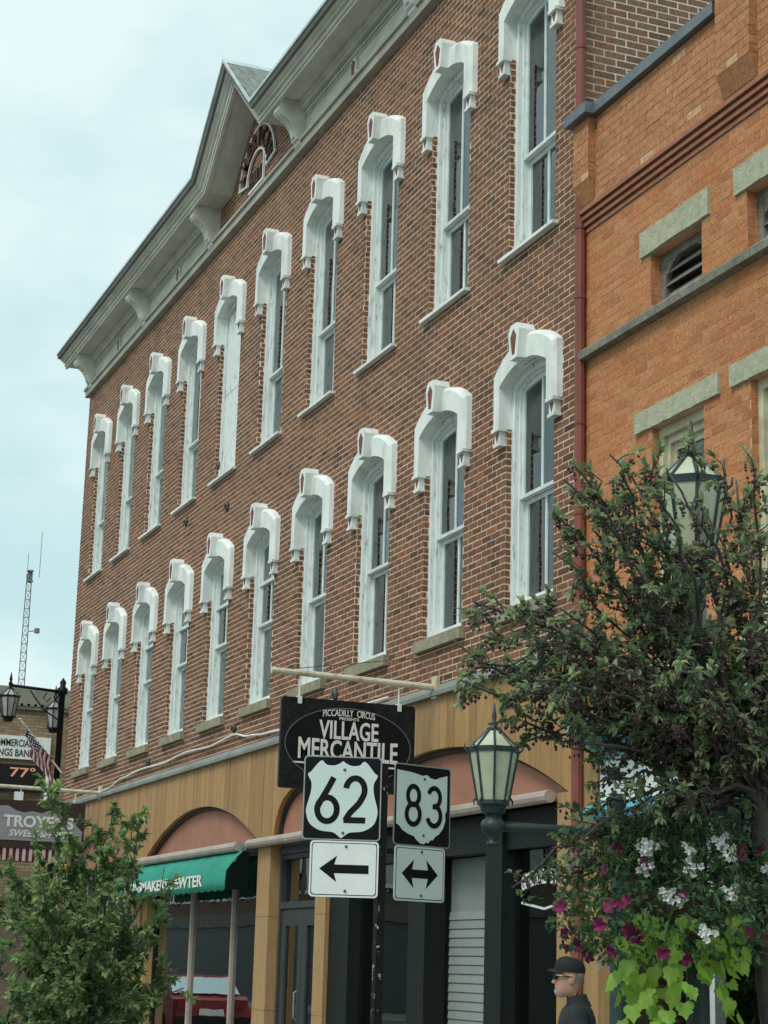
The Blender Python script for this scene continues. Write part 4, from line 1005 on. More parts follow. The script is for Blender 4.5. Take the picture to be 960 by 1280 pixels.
# ------------------------------------------------------------------ route signs on one post
pp = at(478, 1000, 14.6)
rs = thing('route_sign_post', 'black post carrying 62 and 83 route signs over arrow plates', 'road sign', (pp[0], pp[1], SW))
zt = at(478, 955, 14.6)[2]-SW
B().box(-.032, .032, -.032, .032, 0, zt).build('post', 'post_black', rs)
def smooth_poly(pts, n=4):                                # closed Catmull-Rom
    out = []; m = len(pts)
    for i in range(m):
        p0, p1, p2, p3 = [np.array(pts[(i+k-1) % m]) for k in range(4)]
        for k in range(n):
            t = k/n; out.append(tuple(.5*((2*p1)+(-p0+p2)*t+(2*p0-5*p1+4*p2-p3)*t*t+(-p0+3*p1-3*p2+p3)*t**3)))
    return out
def bezline(pts, n=5):
    out = []; m = len(pts)
    for i in range(m-1):
        p0 = np.array(pts[max(i-1, 0)]); p1 = np.array(pts[i]); p2 = np.array(pts[i+1]); p3 = np.array(pts[min(i+2, m-1)])
        for k in range(n):
            t = k/n; out.append(tuple(.5*((2*p1)+(-p0+p2)*t+(2*p0-5*p1+4*p2-p3)*t*t+(-p0+3*p1-3*p2+p3)*t**3)))
    return out+[tuple(pts[-1])]
def oval(cx, cz, rx, rz, a0, a1, n=22): return [(cx+rx*math.cos(math.radians(a0+(a1-a0)*k/n)), cz+rz*math.sin(math.radians(a0+(a1-a0)*k/n))) for k in range(n+1)]
def digit(b, ch, cx, cz, h, wd, st_, y0, y1):
    T = lambda L1: [(cx+x*wd, cz+z*h) for x, z in L1]
    if ch == '6':
        b.ribbon(T(oval(0, -.215, .40, .265, 0, 372)), st_, y0, y1)
        b.ribbon(T(bezline([(.24, .50), (.02, .26), (-.22, .02), (-.385, -.16), (-.40, -.24)])), st_, y0-.0004, y1)
    elif ch == '2':
        b.ribbon(T(oval(0, .215, .38, .265, 172, -28)+bezline([(.33, .09), (.16, -.08), (-.20, -.30), (-.38, -.47)])), st_, y0, y1)
        b.ribbon(T([(-.45, -.455), (.44, -.455)]), st_, y0-.0004, y1)
    elif ch == '8':
        b.ribbon(T(oval(0, .235, .34, .23, 0, 372)), st_, y0, y1); b.ribbon(T(oval(0, -.225, .40, .25, 0, 372)), st_, y0-.0004, y1)
    elif ch == '3':
        b.ribbon(T(oval(-.02, .235, .36, .23, 160, -90)), st_, y0, y1); b.ribbon(T(oval(-.02, -.225, .40, .25, 90, -165)), st_, y0-.0004, y1)
        b.ribbon(T([(-.12, .005), (.05, .005)]), st_, y0-.0002, y1)
shield62 = [(-.275, .175), (-.25, .20), (-.175, .285), (-.13, .255), (-.07, .25), (-.02, .27), (0, .285), (.02, .27), (.07, .25), (.13, .255), (.175, .285), (.25, .20), (.275, .175),
            (.245, .11), (.25, .03), (.275, -.06), (.28, -.12), (.25, -.20), (.17, -.25), (.07, -.262), (.03, -.285), (0, -.305), (-.03, -.285), (-.07, -.262), (-.17, -.25), (-.25, -.20), (-.28, -.12), (-.275, -.06), (-.25, .03), (-.245, .11)]
ohio = [(-.275, .265), (-.13, .255), (-.06, .245), (-.01, .235), (.04, .245), (.075, .225), (.13, .215), (.18, .235), (.26, .255), (.26, .10), (.26, -.02), (.242, -.05), (.245, -.10), (.225, -.16), (.18, -.21), (.135, -.235), (.115, -.262), (.085, -.262), (.07, -.285), (.04, -.282), (.02, -.297), (-.02, -.292), (-.06, -.268), (-.085, -.242), (-.15, -.225), (-.21, -.20), (-.245, -.165), (-.275, -.155)]
def place(b, ang, dx, z): return b.xf(Matrix.Rotation(ang, 4, 'Z') @ Matrix.Translation((dx, -.05, z)))
camang = math.atan2(CAM[1]-pp[1], CAM[0]-pp[0])+math.pi/2   # turns local -y to the camera
zc = pp[2]-SW
def plate(par, ang, dx, dz, wd, h, r, mrim, mface, rim, nm):
    o = place(B().prism(rrect(-wd/2, wd/2, -h/2, h/2, r), -.003, .003), ang, dx, zc+dz).build(nm, mrim, par)
    place(B().prism(rrect(-wd/2+rim, wd/2-rim, -h/2+rim, h/2-rim, r-rim*.6), -.0042, -.0031), ang, dx, zc+dz).build('field', mface, o)
    return o
def bolts(o, ang, dx, dz, zs):
    for z in zs: place(B().lathe([(.011, 0), (.011, .004), (.005, .007)], seg=10).xf(Matrix.Translation((.012, -.009, z)) @ Matrix.Rotation(math.pi/2, 4, 'X')), ang, dx, zc+dz).build('bolt', 'bolt', o)
aL = camang+math.radians(3); aR = camang+math.radians(41)
s62 = plate(rs, aL, -.315, .0, .605, .645, .03, 'sign_metal', 'sign_black', .010, 'route_sign')
place(B().prism(smooth_poly([(x*.985, z*1.0) for x, z in shield62]), -.0056, -.0043), aL, -.315, zc).build('shield', 'sign_white', s62)
b = B(); digit(b, '6', -.115, -.015, .345, .19, .046, -.0072, -.0058); digit(b, '2', .10, -.01, .345, .19, .046, -.0072, -.0058); place(b, aL, -.315, zc).build('numerals', 'sign_black', s62)
bolts(s62, aL, -.315, 0, (.22, -.265))
s83 = plate(rs, aR, .375, -.02, .60, .635, .03, 'sign_metal', 'sign_black', .010, 'route_sign')
place(B().prism(ohio, -.0056, -.0043), aR, .375, zc-.02).build('state_outline', 'sign_white', s83)
b = B(); digit(b, '8', -.10, .0, .315, .175, .040, -.0072, -.0058); digit(b, '3', .125, .0, .315, .175, .040, -.0072, -.0058); place(b, aR, .375, zc-.02).build('numerals', 'sign_black', s83)
bolts(s83, aR, .375, -.02, (.21, -.23))
dzA = -.54
a1 = plate(rs, aL, -.285, dzA, .53, .425, .03, 'sign_white_bright', 'sign_black', .014, 'arrow_plate')
place(B().prism(rrect(-.245, .245, -.1925, .1925, .022), -.0056, -.0043), aL, -.285, zc+dzA).build('face', 'sign_white_bright', a1)
arr = [(-.19, .0), (-.055, .10), (-.06, .085), (-.075, .033), (.19, .033), (.19, -.033), (-.075, -.033), (-.06, -.085), (-.055, -.10)]
place(B().prism(arr, -.007, -.0058), aL, -.285, zc+dzA).build('arrow', 'sign_black', a1); bolts(a1, aL, -.285, dzA, (.172, -.165))
a2 = plate(rs, aR, .36, dzA-.01, .53, .42, .03, 'sign_grey', 'sign_black', .014, 'arrow_plate')
place(B().prism(rrect(-.245, .245, -.19, .19, .022), -.0056, -.0043), aR, .36, zc+dzA-.01).build('face', 'sign_grey', a2)
ar2 = [(-.19, 0), (-.065, .11), (-.07, .09), (-.085, .033), (.085, .033), (.07, .09), (.065, .11), (.19, 0), (.065, -.11), (.07, -.09), (.085, -.033), (-.085, -.033), (-.07, -.09), (-.065, -.11)]
place(B().prism(ar2, -.007, -.0058), aR, .36, zc+dzA-.01).build('arrow', 'sign_black', a2); bolts(a2, aR, .36, dzA-.01, (.17, -.165))
for z in (.22, -.25, dzA+.15, dzA-.15):
    place(B().box(-.45, .0, .035, .05, z-.02, z+.02), aL, -.05, zc).build('crossbar', 'post_black', rs); place(B().box(.0, .50, .02, .035, z-.02, z+.02), aR, .05, zc).build('crossbar', 'post_black', rs)

# ------------------------------------------------------------------ trees
def unit(v): v = np.asarray(v, float); return v/(np.linalg.norm(v)+1e-9)
class Leaves:
    def __init__(s): s.v = []; s.f = []; s.r = []
    def leaf(s, p, d, up, ln, wd, r, fold=.25, droop=.2):
        d = unit(d); sd_ = np.cross(d, up); sd_ = unit(sd_) if np.linalg.norm(sd_) > 1e-3 else np.array([1., 0, 0]); n_ = np.cross(sd_, d)
        k = len(s.v)
        m1, m2 = p+d*ln*.30, p+d*ln*.66-n_*ln*droop*.35
        tip = p+d*ln-n_*ln*droop
        f1 = n_*wd*fold
        s.v += [p, m1+sd_*wd*.46+f1, m1, m1-sd_*wd*.46+f1, m2+sd_*wd*.40+f1*.8, m2, m2-sd_*wd*.40+f1*.8, tip]
        s.f += [(k, k+1, k+2), (k, k+2, k+3), (k+1, k+4, k+5, k+2), (k+2, k+5, k+6, k+3), (k+4, k+7, k+5), (k+5, k+7, k+6)]
        s.r += [r]*6
    def build(s, name, mat, par, org):
        b = B(); b.v = [tuple(p-org) for p in s.v]; b.f = s.f; b.r = s.r
        return b.build(name, mat, par, kind='stuff')
def curve(p0, p1, bulge, n, rng, wob):
    p0, p1 = np.array(p0), np.array(p1); mid = (p0+p1)/2+np.array(bulge); L1 = np.linalg.norm(p1-p0)
    out = []
    for k in range(n+1):
        t = k/n; q = (1-t)**2*p0+2*t*(1-t)*mid+t*t*p1
        if 0 < k < n: q = q+rng.normal(0, wob*L1, 3)
        out.append(q)
    return out
def make_tree(name, label, base, crotch, targets, lf, bark, leafmat, rng, berries=None, lsize=.05, twig=.28, spacing=.07, leafn=9, limb_r=.03, leafshape=.5, trunk_r=.07, t_start=.3):
    t = thing(name, label, 'tree', (base[0], base[1], SW)); org = np.array([base[0], base[1], SW])
    wood = B(); trunk = B(); lv = Leaves(); bb = B()
    trunk.tube([p-org for p in curve(np.array([base[0], base[1], SW-.05]), crotch, (0, 0, 0), 6, rng, .012)], list(np.linspace(trunk_r*1.25, trunk_r*.75, 7)), 10)
    trunk.build('trunk', bark, t, smooth=True)
    for tg in targets:
        T = np.array(tg[:3]); dens = tg[3] if len(tg) > 3 else 1.
        L1 = np.linalg.norm(T-crotch)
        pts = curve(crotch+rng.normal(0, .03, 3), T, (rng.normal(0, .06)*L1, rng.normal(0, .06)*L1, .12*L1), 9, rng, .022)
        wood.tube([p-org for p in pts], list(np.linspace(limb_r*rng.uniform(.6, 1.), .005, len(pts))), 6)
        # twigs
        fine = []
        for a, c in zip(pts[:-1], pts[1:]):
            m_ = max(1, int(np.linalg.norm(c-a)/spacing))
            for k in range(m_): fine.append((a+(c-a)*k/m_, unit(c-a)))
        n0 = int(len(fine)*t_start)
        for idx, (p, dr_) in enumerate(fine[n0:]):
            if rng.rand() > dens: continue
            end = (idx/(len(fine)-n0+1))
            dv_ = unit(dr_*.75+rng.normal(0, .75, 3)+np.array([0, 0, .12])); ln = twig*rng.uniform(.4, 1.1)*(1-.35*end)
            q = p+dv_*ln+np.array([0, 0, -.04*ln]); mid = (p+q)/2+rng.normal(0, .02, 3)
            wood.tube([p-org, mid-org, q-org], [.0045, .003, .0018], 4, False)
            tone = np.clip(rng.normal(.45, .28), 0, 1)
            nl = rng.poisson(leafn)
            for k in range(nl):
                s_ = rng.uniform(.15, 1.); pp_ = p+(q-p)*s_
                ld = unit(dv_*.6+rng.normal(0, .7, 3)); up = unit(np.array([0, 0, 1.])+rng.normal(0, .55, 3))
                l1 = lsize*rng.uniform(.6, 1.25)
                lv.leaf(pp_, ld, up, l1, l1*leafshape*rng.uniform(.8, 1.2), float(np.clip(tone+rng.normal(0, .2), 0, 1)), rng.uniform(.05, .35), rng.uniform(0, .4))
            # a rosette at the tip
            for k in range(3):
                ld = unit(dv_+rng.normal(0, .5, 3)); lv.leaf(q, ld, unit(np.array([0, 0, 1.])+rng.normal(0, .4, 3)), lsize*rng.uniform(.8, 1.3), lsize*leafshape, float(np.clip(tone+.2, 0, 1)))
            if berries and rng.rand() < berries:
                for k in range(rng.randint(4, 11)):
                    s_ = rng.uniform(.1, 1.); c = p+(q-p)*s_+np.array([rng.normal(0, .016), rng.normal(0, .016), -rng.uniform(.01, .05)])-org
                    r_ = rng.uniform(.0075, .0115); k0 = len(bb.v)
                    for o3 in ((1, 0, 0), (0, 1, 0), (-1, 0, 0), (0, -1, 0), (0, 0, 1.1), (0, 0, -1.1)): bb.v.append(tuple(c+np.array(o3)*r_))
                    bb.f += [tuple(k0+i for i in q3) for q3 in ((0, 1, 4), (1, 2, 4), (2, 3, 4), (3, 0, 4), (1, 0, 5), (2, 1, 5), (3, 2, 5), (0, 3, 5))]; bb.r += [float(rng.rand())]*8
    wood.build('branches', bark, t, smooth=True)
    lv.build('crown', leafmat, t, org)
    if berries: bb.build('berries', 'berry', t, smooth=True, kind='stuff')
    return t
rng = np.random.RandomState(5)
# crabapple: limb ends follow the outline seen from the street, spread in depth about the trunk
DT = 8.3
cro = at(945, 985, DT+.25); base = at(1000, 1100, DT+.55)
tg = []
for (x, y, dd, dn) in ((722, 585, .0, .8), (762, 568, .2, .8), (818, 575, -.2, .7), (852, 562, .5, .5), (692, 645, .3, .8), (662, 765, -.1, .9), (602, 795, .2, .9), (640, 762, -.3, .9), (584, 832, .0, .9), (575, 850, -.2, .8), (735, 625, -.3, .8), (780, 655, .0, .8), (920, 600, .6, .7), (650, 930, .3, .7), (566, 800, .1, .8), (592, 752, -.2, .85), (610, 905, .2, .8), (640, 870, -.2, .9), (628, 830, .1, 1), (655, 780, .3, .9), (690, 690, .1, .55), (705, 600, -.1, .5), (738, 575, .2, .5), (775, 590, -.2, .6), (800, 640, .3, .7), (835, 590, .6, .45), (870, 575, .9, .45), (905, 575, .7, .6), (945, 585, -.2, .8), (990, 600, .1, .8),
    (700, 760, -.3, .8), (720, 720, .3, .7), (740, 660, .1, .6), (690, 800, .5, 1), (670, 850, -.5, .9), (715, 850, .0, .9), (740, 900, .4, .8), (700, 930, -.2, .6), (765, 830, -.4, .9), (770, 760, .4, .9), (790, 720, -.1, .8), (820, 760, .5, 1), (840, 700, .2, .7), (890, 715, .9, .6), (905, 735, .4, 1), (935, 680, .2, .8), (850, 820, -.6, 1), (880, 790, .6, 1), (800, 880, .2, 1), (830, 900, -.3, .9),
    (770, 950, .3, .7), (740, 980, -.1, .7), (720, 1020, .2, .7), (690, 1060, -.1, .8), (640, 1110, .0, .6), (760, 1040, .4, .8), (800, 1010, -.4, .6), (850, 980, .3, .7), (960, 780, -.3, 1), (1000, 720, .4, 1), (1010, 820, 0, 1), (960, 860, .5, 1), (1040, 900, -.3, 1), (990, 950, .3, 1), (900, 880, -.2, .9), (930, 640, .5, .8), (890, 950, .5, .7), (1080, 760, .1, 1), (1060, 660, .2, 1), (820, 1060, .1, .8), (870, 1040, .5, .8), (940, 1060, .4, .8), (700, 1100, .3, .7), (760, 1090, .4, .8), (1100, 880, .5, 1), (1050, 980, -.4, 1)):
    tg.append(tuple(at(x, y, DT+dd*.9))+(dn,))
make_tree('crabapple_tree', 'crabapple tree with dark berries spreading over the right side before the lamp', base, cro, tg, None, 'bark', 'leaf_crab', rng, berries=.9, lsize=.045, twig=.19, spacing=.040, leafn=9.5, limb_r=.014, leafshape=.5, trunk_r=.055, t_start=.25)
# leafy tree at the left
rng = np.random.RandomState(9)
DL = 17.2
cro = at(95, 1330, DL); base = cro.copy()
tg = []
for (x, y, dd, dn) in ((55, 975, 0, .9), (62, 1030, .2, 1), (45, 1060, -.3, 1), (90, 1060, .3, 1), (120, 1030, .0, .8), (140, 1010, -.1, .7), (165, 1020, .1, .5), (180, 1015, .0, .6), (150, 1060, .3, .9), (170, 1090, -.2, .8), (205, 1085, .0, .7), (215, 1120, .2, .6), (200, 1150, -.3, .8), (190, 1180, .3, .8), (222, 1210, .0, .7), (230, 1235, .1, .6), (205, 1250, -.2, .8), (10, 1080, .2, 1), (-20, 1110, 0, 1), (20, 1140, -.5, 1), (60, 1110, .5, 1), (100, 1120, -.5, 1), (130, 1140, .5, 1), (90, 1180, -.7, 1), (40, 1200, .6, 1), (140, 1200, -.6, 1), (-30, 1180, .3, 1), (0, 1240, -.3, 1), (60, 1250, .7, 1), (120, 1260, .7, 1), (170, 1240, -.5, .9), (-50, 1250, 0, 1), (30, 1180, .9, 1), (110, 1090, .8, 1), (75, 1220, -1, 1), (150, 1290, -.4, 1), (20, 1290, -.5, 1), (70, 1150, 1., 1), (5, 1110, .8, 1), (140, 1110, -.9, 1), (50, 1090, -.7, 1), (100, 1150, .2, 1), (160, 1150, .6, 1), (30, 1240, -.9, 1), (180, 1290, .3, 1), (-15, 1060, .4, .9)):
    tg.append(tuple(at(x, y, DL+dd))+(dn,))
make_tree('leafy_tree', 'bushy green tree at the lower left in front of the shopfront', base, cro, tg, None, 'bark_light', 'leaf_left', rng, lsize=.072, twig=.28, spacing=.055, leafn=19, limb_r=.02, leafshape=.55, trunk_r=.06, t_start=.25)

# ------------------------------------------------------------------ hanging basket of petunias and lime vine on the near lamp
rng = np.random.RandomState(17)
bc = np.array([pB[0]+bkt_off[0], pB[1]+bkt_off[1], 1.96])
hbk = thing('hanging_basket', 'hanging basket of wine and white petunias with trailing lime leaves', 'flower basket', tuple(bc))
B().lathe([(.03, -.20), (.12, -.18), (.19, -.10), (.22, 0), (.21, .01), (.18, -.08), (.05, -.15)], seg=18).build('basket', 'coir', hbk, smooth=True)
top = np.array([0, 0, SW+hb-bc[2]])
b = B()
for a in (0, 2.09, 4.19): b.tube([(.21*math.cos(a), .21*math.sin(a), 0), tuple(top)], .004, 5)
b.build('chains', 'bolt', hbk)
lv = Leaves(); Z3 = np.zeros(3)
def ball():
    while True:
        p = rng.uniform(-1, 1, 3)
        if .25 < np.linalg.norm(p) < 1: return p
for k in range(4200):
    p = ball()*np.array([.56, .56, .36])+np.array([0, 0, .04])
    p[2] -= .12*(np.hypot(p[0], p[1])/.5)**2
    ld = unit(p*np.array([1, 1, .3])+rng.normal(0, .4, 3)); l1 = rng.uniform(.025, .055)
    lv.leaf(p, ld, unit(np.array([0, 0, 1.])+rng.normal(0, .5, 3)), l1, l1*.5, float(rng.rand()))
# long arching stems of grass and vine
stem = B()
for k in range(46):
    a = rng.uniform(0, 6.28); l1 = rng.uniform(.35, .62); h_ = rng.uniform(.1, .35)
    pts = [np.array([.1*math.cos(a), .1*math.sin(a), .05])]
    for j in range(1, 7):
        t_ = j/6; pts.append(np.array([math.cos(a)*(.1+l1*t_), math.sin(a)*(.1+l1*t_), .05+h_*math.sin(t_*2.6)-.22*t_*t_]))
    stem.tube(pts, [.004, .004, .0035, .003, .003, .002, .001], 4, False)
    for p in pts[2:]:
        for j in range(5): lv.leaf(p+rng.normal(0, .02, 3), rng.normal(0, 1, 3), np.array([0, 0, 1.]), .035, .018, float(rng.rand()))
stem.build('stems', 'leaf_basket', hbk)
lv.build('foliage', 'leaf_basket', hbk, Z3)
def heart(ln, wd):
    b = B(); out = [(0, .12), (.28, .0), (.5, .14), (.52, .34), (.36, .50), (.44, .62), (.20, .72), (0, 1.), (-.20, .72), (-.44, .62), (-.36, .50), (-.52, .34), (-.5, .14), (-.28, .0)]
    vs = [(x*wd, .0+.10*ln*abs(x)*1.4-.10*ln*z*z, -z*ln) for x, z in out]; vs.append((0, -.05*ln, -.38*ln)); n = len(out)
    b.add(vs, [(i, (i+1) % n, n) for i in range(n)]); return b
hm = [heart(.088, .08).mesh('vine_leaf', 'leaf_lime'), heart(.062, .056).mesh('vine_leaf', 'leaf_lime')]
def petunia(mat, rad, cl):
    b = B(); n = 30; rq = random.Random(3)
    for (cx, cy, cz) in cl:
        vs = [(cx, cy+.014, cz)]; tl = rq.uniform(-.3, .3)
        for q, f_ in ((.5, 0.), (1., 1.)):
            for k in range(n):
                a = 2*math.pi*k/n; rr = rad*q*(1+f_*.17*math.cos(5*a)); vs.append((cx+rr*math.cos(a), cy-.004*(1+f_)+f_*.006*math.cos(5*a+.5)+tl*rr*math.sin(a)+f_*.003*math.sin(11*a), cz+rr*math.sin(a)))
        b.add(vs, [(0, 1+k, 1+(k+1) % n) for k in range(n)]+[(1+k, 1+n+k, 1+n+(k+1) % n, 1+(k+1) % n) for k in range(n)])
    return b.mesh('bloom', mat, True)
pm = {'w': petunia('petal_wine', .030, [(0, 0, 0)]), 'h': petunia('petal_white', .016, [(0, 0, 0), (.03, .01, .012), (-.026, .008, .016), (.006, .012, -.03), (-.022, -.006, -.02)])}
vw = unit(np.array([CAM[0]-bc[0], CAM[1]-bc[1], 0])); ang0 = math.atan2(vw[1], vw[0])
rv = random.Random(31)
# trailing strands of lime leaves all round, a few denser ones towards the street
strands = [(ang0+rv.uniform(-1.2, 1.0), rv.uniform(.26, .36), rv.uniform(.25, .6)) for k in range(13)]+[(ang0+math.pi+rv.uniform(-1, 1), .3, .4) for k in range(4)]
for (a, r, dl) in strands:
    n = int(dl/.05)
    for j in range(n):
        z = -.12-j*.05; p = (r*math.cos(a)+rv.uniform(-.07, .07), r*math.sin(a)+rv.uniform(-.07, .07), z+rv.uniform(-.03, .03))
        link('vine_leaf', hm[rv.random() < .4], hbk, p, rot=(rv.uniform(-.6, .25), rv.uniform(-.6, .6), a+math.pi/2+rv.uniform(-.7, .7)))
for k in range(70):
    a = ang0+rv.uniform(-2.0, 2.0) if k < 55 else rv.uniform(0, 6.28); el_ = rv.uniform(-.75, .9)
    rr = .55*math.cos(el_)*rv.uniform(.88, 1.05); p = (rr*math.cos(a), rr*math.sin(a), .02+.36*math.sin(el_)-.10*math.cos(el_))
    white = (el_ > .05 and rv.random() < .62) or rv.random() < .12
    link('bloom', pm['h' if white else 'w'], hbk, p, rot=(rv.uniform(-.5, .3), rv.uniform(-.4, .4), a+math.pi/2+rv.uniform(-.6, .6)))

# ------------------------------------------------------------------ person walking past the shop
pm_ = at(720, 1222, 13.0)
fd = unit(np.array([-.42, -.91, 0])); rz = math.atan2(fd[1], fd[0])
pr = thing('person', 'person in a black cap, sunglasses and dark jacket walking under the flowers', 'person', (pm_[0], pm_[1], SW), rz)
HZ = pm_[2]-SW+.005                                        # height of the eyes
def skin_mesh(nodes, edges, sub=2, root=0):
    me = bpy.data.meshes.new('tmp'); me.from_pydata([n[0] for n in nodes], edges, []); o = bpy.data.objects.new('tmp', me); COL.objects.link(o)
    o.modifiers.new('s', 'SKIN'); sv = me.skin_vertices[0].data
    for k, n in enumerate(nodes): sv[k].radius = (n[1], n[2] if len(n) > 2 else n[1])
    sv[root].use_root = True
    o.modifiers.new('d', 'SUBSURF').levels = sub; o.modifiers['d'].render_levels = sub
    dg = bpy.context.evaluated_depsgraph_get(); m2 = bpy.data.meshes.new_from_object(o.evaluated_get(dg)); bpy.data.objects.remove(o)
    b = B(); b.v = [tuple(v.co) for v in m2.vertices]; b.f = [tuple(p.vertices) for p in m2.polygons]; return b
# local axes: +x forward, +y left, z up. eye height HZ; total about HZ+.12
sh = HZ-.245; hip = HZ*.555; kn = HZ*.295
nodes = [((0, 0, hip), .13, .15), ((.0, 0, hip+.22), .12, .14), ((.01, 0, sh-.10), .14, .17), ((-.01, 0, sh+.03), .09, .10), ((.0, 0, sh+.10), .058), ((.02, 0, HZ-.06), .058),
         ((0, .19, sh-.01), .06), ((-.03, .235, sh-.29), .045), ((.10, .225, sh-.52), .034), ((0, -.19, sh-.01), .06), ((-.08, -.235, sh-.28), .045), ((-.06, -.23, sh-.54), .034),
         ((.0, .09, hip-.06), .085), ((.12, .095, kn), .06), ((.10, .095, .10), .042), ((.22, .10, .04), .035), ((.0, -.09, hip-.06), .085), ((-.03, -.095, kn), .06), ((-.24, -.095, .14), .042), ((-.16, -.10, .04), .035)]
edges = [(0, 1), (1, 2), (2, 3), (3, 4), (4, 5), (2, 6), (6, 7), (7, 8), (2, 9), (9, 10), (10, 11), (0, 12), (12, 13), (13, 14), (14, 15), (0, 16), (16, 17), (17, 18), (18, 19)]
body = skin_mesh(nodes, edges, 1)
def head_b():
    # stacked sections: (z from eye level, half depth front, half depth back, half width)
    secs = [(-.135, .060, .045, .040), (-.125, .082, .055, .052), (-.105, .094, .062, .062), (-.08, .096, .070, .068), (-.06, .094, .082, .071), (-.03, .096, .094, .074), (0, .092, .100, .076), (.025, .097, .102, .077), (.06, .092, .100, .075), (.09, .074, .088, .066), (.112, .045, .06, .045), (.12, .012, .02, .014)]
    b = B(); n = 28
    for (z, ff, bk_, wd) in secs:
        for k in range(n):
            a = 2*math.pi*k/n; c = math.cos(a); s_ = math.sin(a)
            r = ff if c > 0 else bk_
            x = r*math.copysign(abs(c)**.85, c)
            b.v.append((x, wd*math.copysign(abs(s_)**.9, s_), z))
    for i in range(len(secs)-1):
        for k in range(n): b.f.append((i*n+k, i*n+(k+1) % n, (i+1)*n+(k+1) % n, (i+1)*n+k))
    b.f.append(tuple(range(n-1, -1, -1))); b.f.append(tuple((len(secs)-1)*n+k for k in range(n)))
    # nose, lips, brow, ears
    def blob(c, r, sg=10):
        k0 = len(b.v)
        for i in range(7):
            t_ = math.pi*i/6
            for k in range(sg): a = 2*math.pi*k/sg; b.v.append((c[0]+r[0]*math.sin(t_)*math.cos(a), c[1]+r[1]*math.sin(t_)*math.sin(a), c[2]+r[2]*math.cos(t_)))
        for i in range(6):
            for k in range(sg): b.f.append((k0+i*sg+k, k0+i*sg+(k+1) % sg, k0+(i+1)*sg+(k+1) % sg, k0+(i+1)*sg+k))
    blob((.098, 0, -.018), (.016, .012, .03)); blob((.108, 0, -.038), (.018, .016, .013)); blob((.100, .012, -.042), (.011, .008, .008)); blob((.100, -.012, -.042), (.011, .008, .008))
    blob((.092, 0, -.068), (.012, .024, .007)); blob((.09, 0, -.080), (.012, .021, .007)); blob((.082, 0, -.115), (.020, .022, .018))
    for sg in (-1, 1): blob((-.012, sg*.080, -.022), (.022, .009, .034)); blob((.086, sg*.030, .016), (.012, .024, .008))
    return b
hd = head_b(); hx = .045
hd.v = [(x+hx, y, z+HZ) for x, y, z in hd.v]
# hands with five fingers
def hand(c, sg):
    c = np.array(c); nd = [(tuple(c), .026, .018), (tuple(c+np.array([.02, 0, -.05])), .034, .018)]; ed = [(0, 1)]
    for k, (dx, ln) in enumerate(((-.024, .052), (-.008, .062), (.008, .066), (.024, .058))):
        i = len(nd); a = c+np.array([.022+dx, 0, -.085]); nd += [(tuple(a), .0095), (tuple(a+np.array([.004, -sg*.012, -ln*.5])), .0085), (tuple(a+np.array([.002, -sg*.030, -ln*.85])), .0075)]; ed += [(1, i), (i, i+1), (i+1, i+2)]
    i = len(nd); a = c+np.array([.05, -sg*.005, -.045]); nd += [(tuple(a), .011), (tuple(a+np.array([.018, -sg*.008, -.03])), .0095), (tuple(a+np.array([.020, -sg*.012, -.055])), .008)]; ed += [(0, i), (i, i+1), (i+1, i+2)]
    return skin_mesh(nd, ed, 1)
for (c, sg) in ((nodes[8][0], 1), (nodes[11][0], -1)):
    h_ = hand(c, sg); body.add(h_.v, h_.f)
body.add(hd.v, hd.f)
tmp = body.build('tmp', 'skin')
rm = tmp.modifiers.new('r', 'REMESH'); rm.mode = 'VOXEL'; rm.voxel_size = .0065; rm.use_smooth_shade = True
sm_ = tmp.modifiers.new('sm', 'SMOOTH'); sm_.factor = .5; sm_.iterations = 2
bme = bpy.data.meshes.new_from_object(tmp.evaluated_get(bpy.context.evaluated_depsgraph_get())); bpy.data.objects.remove(tmp)
bmh = bmesh.new(); bmh.from_mesh(bme); bmh.verts.ensure_lookup_table(); seen = set(); best = []
for v0 in bmh.verts:
    if v0.index in seen: continue
    isl = [v0]; seen.add(v0.index); qi = 0
    while qi < len(isl):
        for e_ in isl[qi].link_edges:
            v1 = e_.other_vert(isl[qi])
            if v1.index not in seen: seen.add(v1.index); isl.append(v1)
        qi += 1
    if len(isl) > len(best): best = isl
keep = set(v.index for v in best)
bmesh.ops.delete(bmh, geom=[v for v in bmh.verts if v.index not in keep], context='VERTS'); bmh.to_mesh(bme); bmh.free()
bme.name = 'body'; bme.materials.clear(); bme.materials.append(MATS['skin']); bo = link('body', bme, pr)
jn = [((0, 0, hip+.02), .165, .19), ((.0, 0, hip+.24), .155, .175), ((.01, 0, sh-.10), .165, .205), ((-.015, 0, sh+.045), .085, .11), ((-.01, 0, sh+.095), .070, .075),
      ((0, .195, sh-.005), .078), ((-.03, .245, sh-.29), .064), ((.09, .235, sh-.49), .052), ((0, -.195, sh-.005), .078), ((-.08, -.245, sh-.28), .064), ((-.06, -.24, sh-.51), .052), ((0, 0, hip-.10), .165, .19)]
je = [(0, 1), (1, 2), (2, 3), (3, 4), (2, 5), (5, 6), (6, 7), (2, 8), (8, 9), (9, 10), (0, 11)]
jk = skin_mesh(jn, je, 2).build('jacket', 'jacket', pr, smooth=True)
dt = bpy.data.textures.new('folds', 'CLOUDS'); dt.noise_scale = .11
dm_ = jk.modifiers.new('folds', 'DISPLACE'); dm_.texture = dt; dm_.strength = .022; dm_.mid_level = .5
B().tube([(-.022, 0, sh+.03), (-.012, 0, sh+.075), (-.002, 0, sh+.118)], [.092, .078, .070], 18, False).tube([(-.012, 0, sh+.06), (-.002, 0, sh+.116)], [.075, .066], 18, False).build('collar', 'jacket', jk, smooth=True)
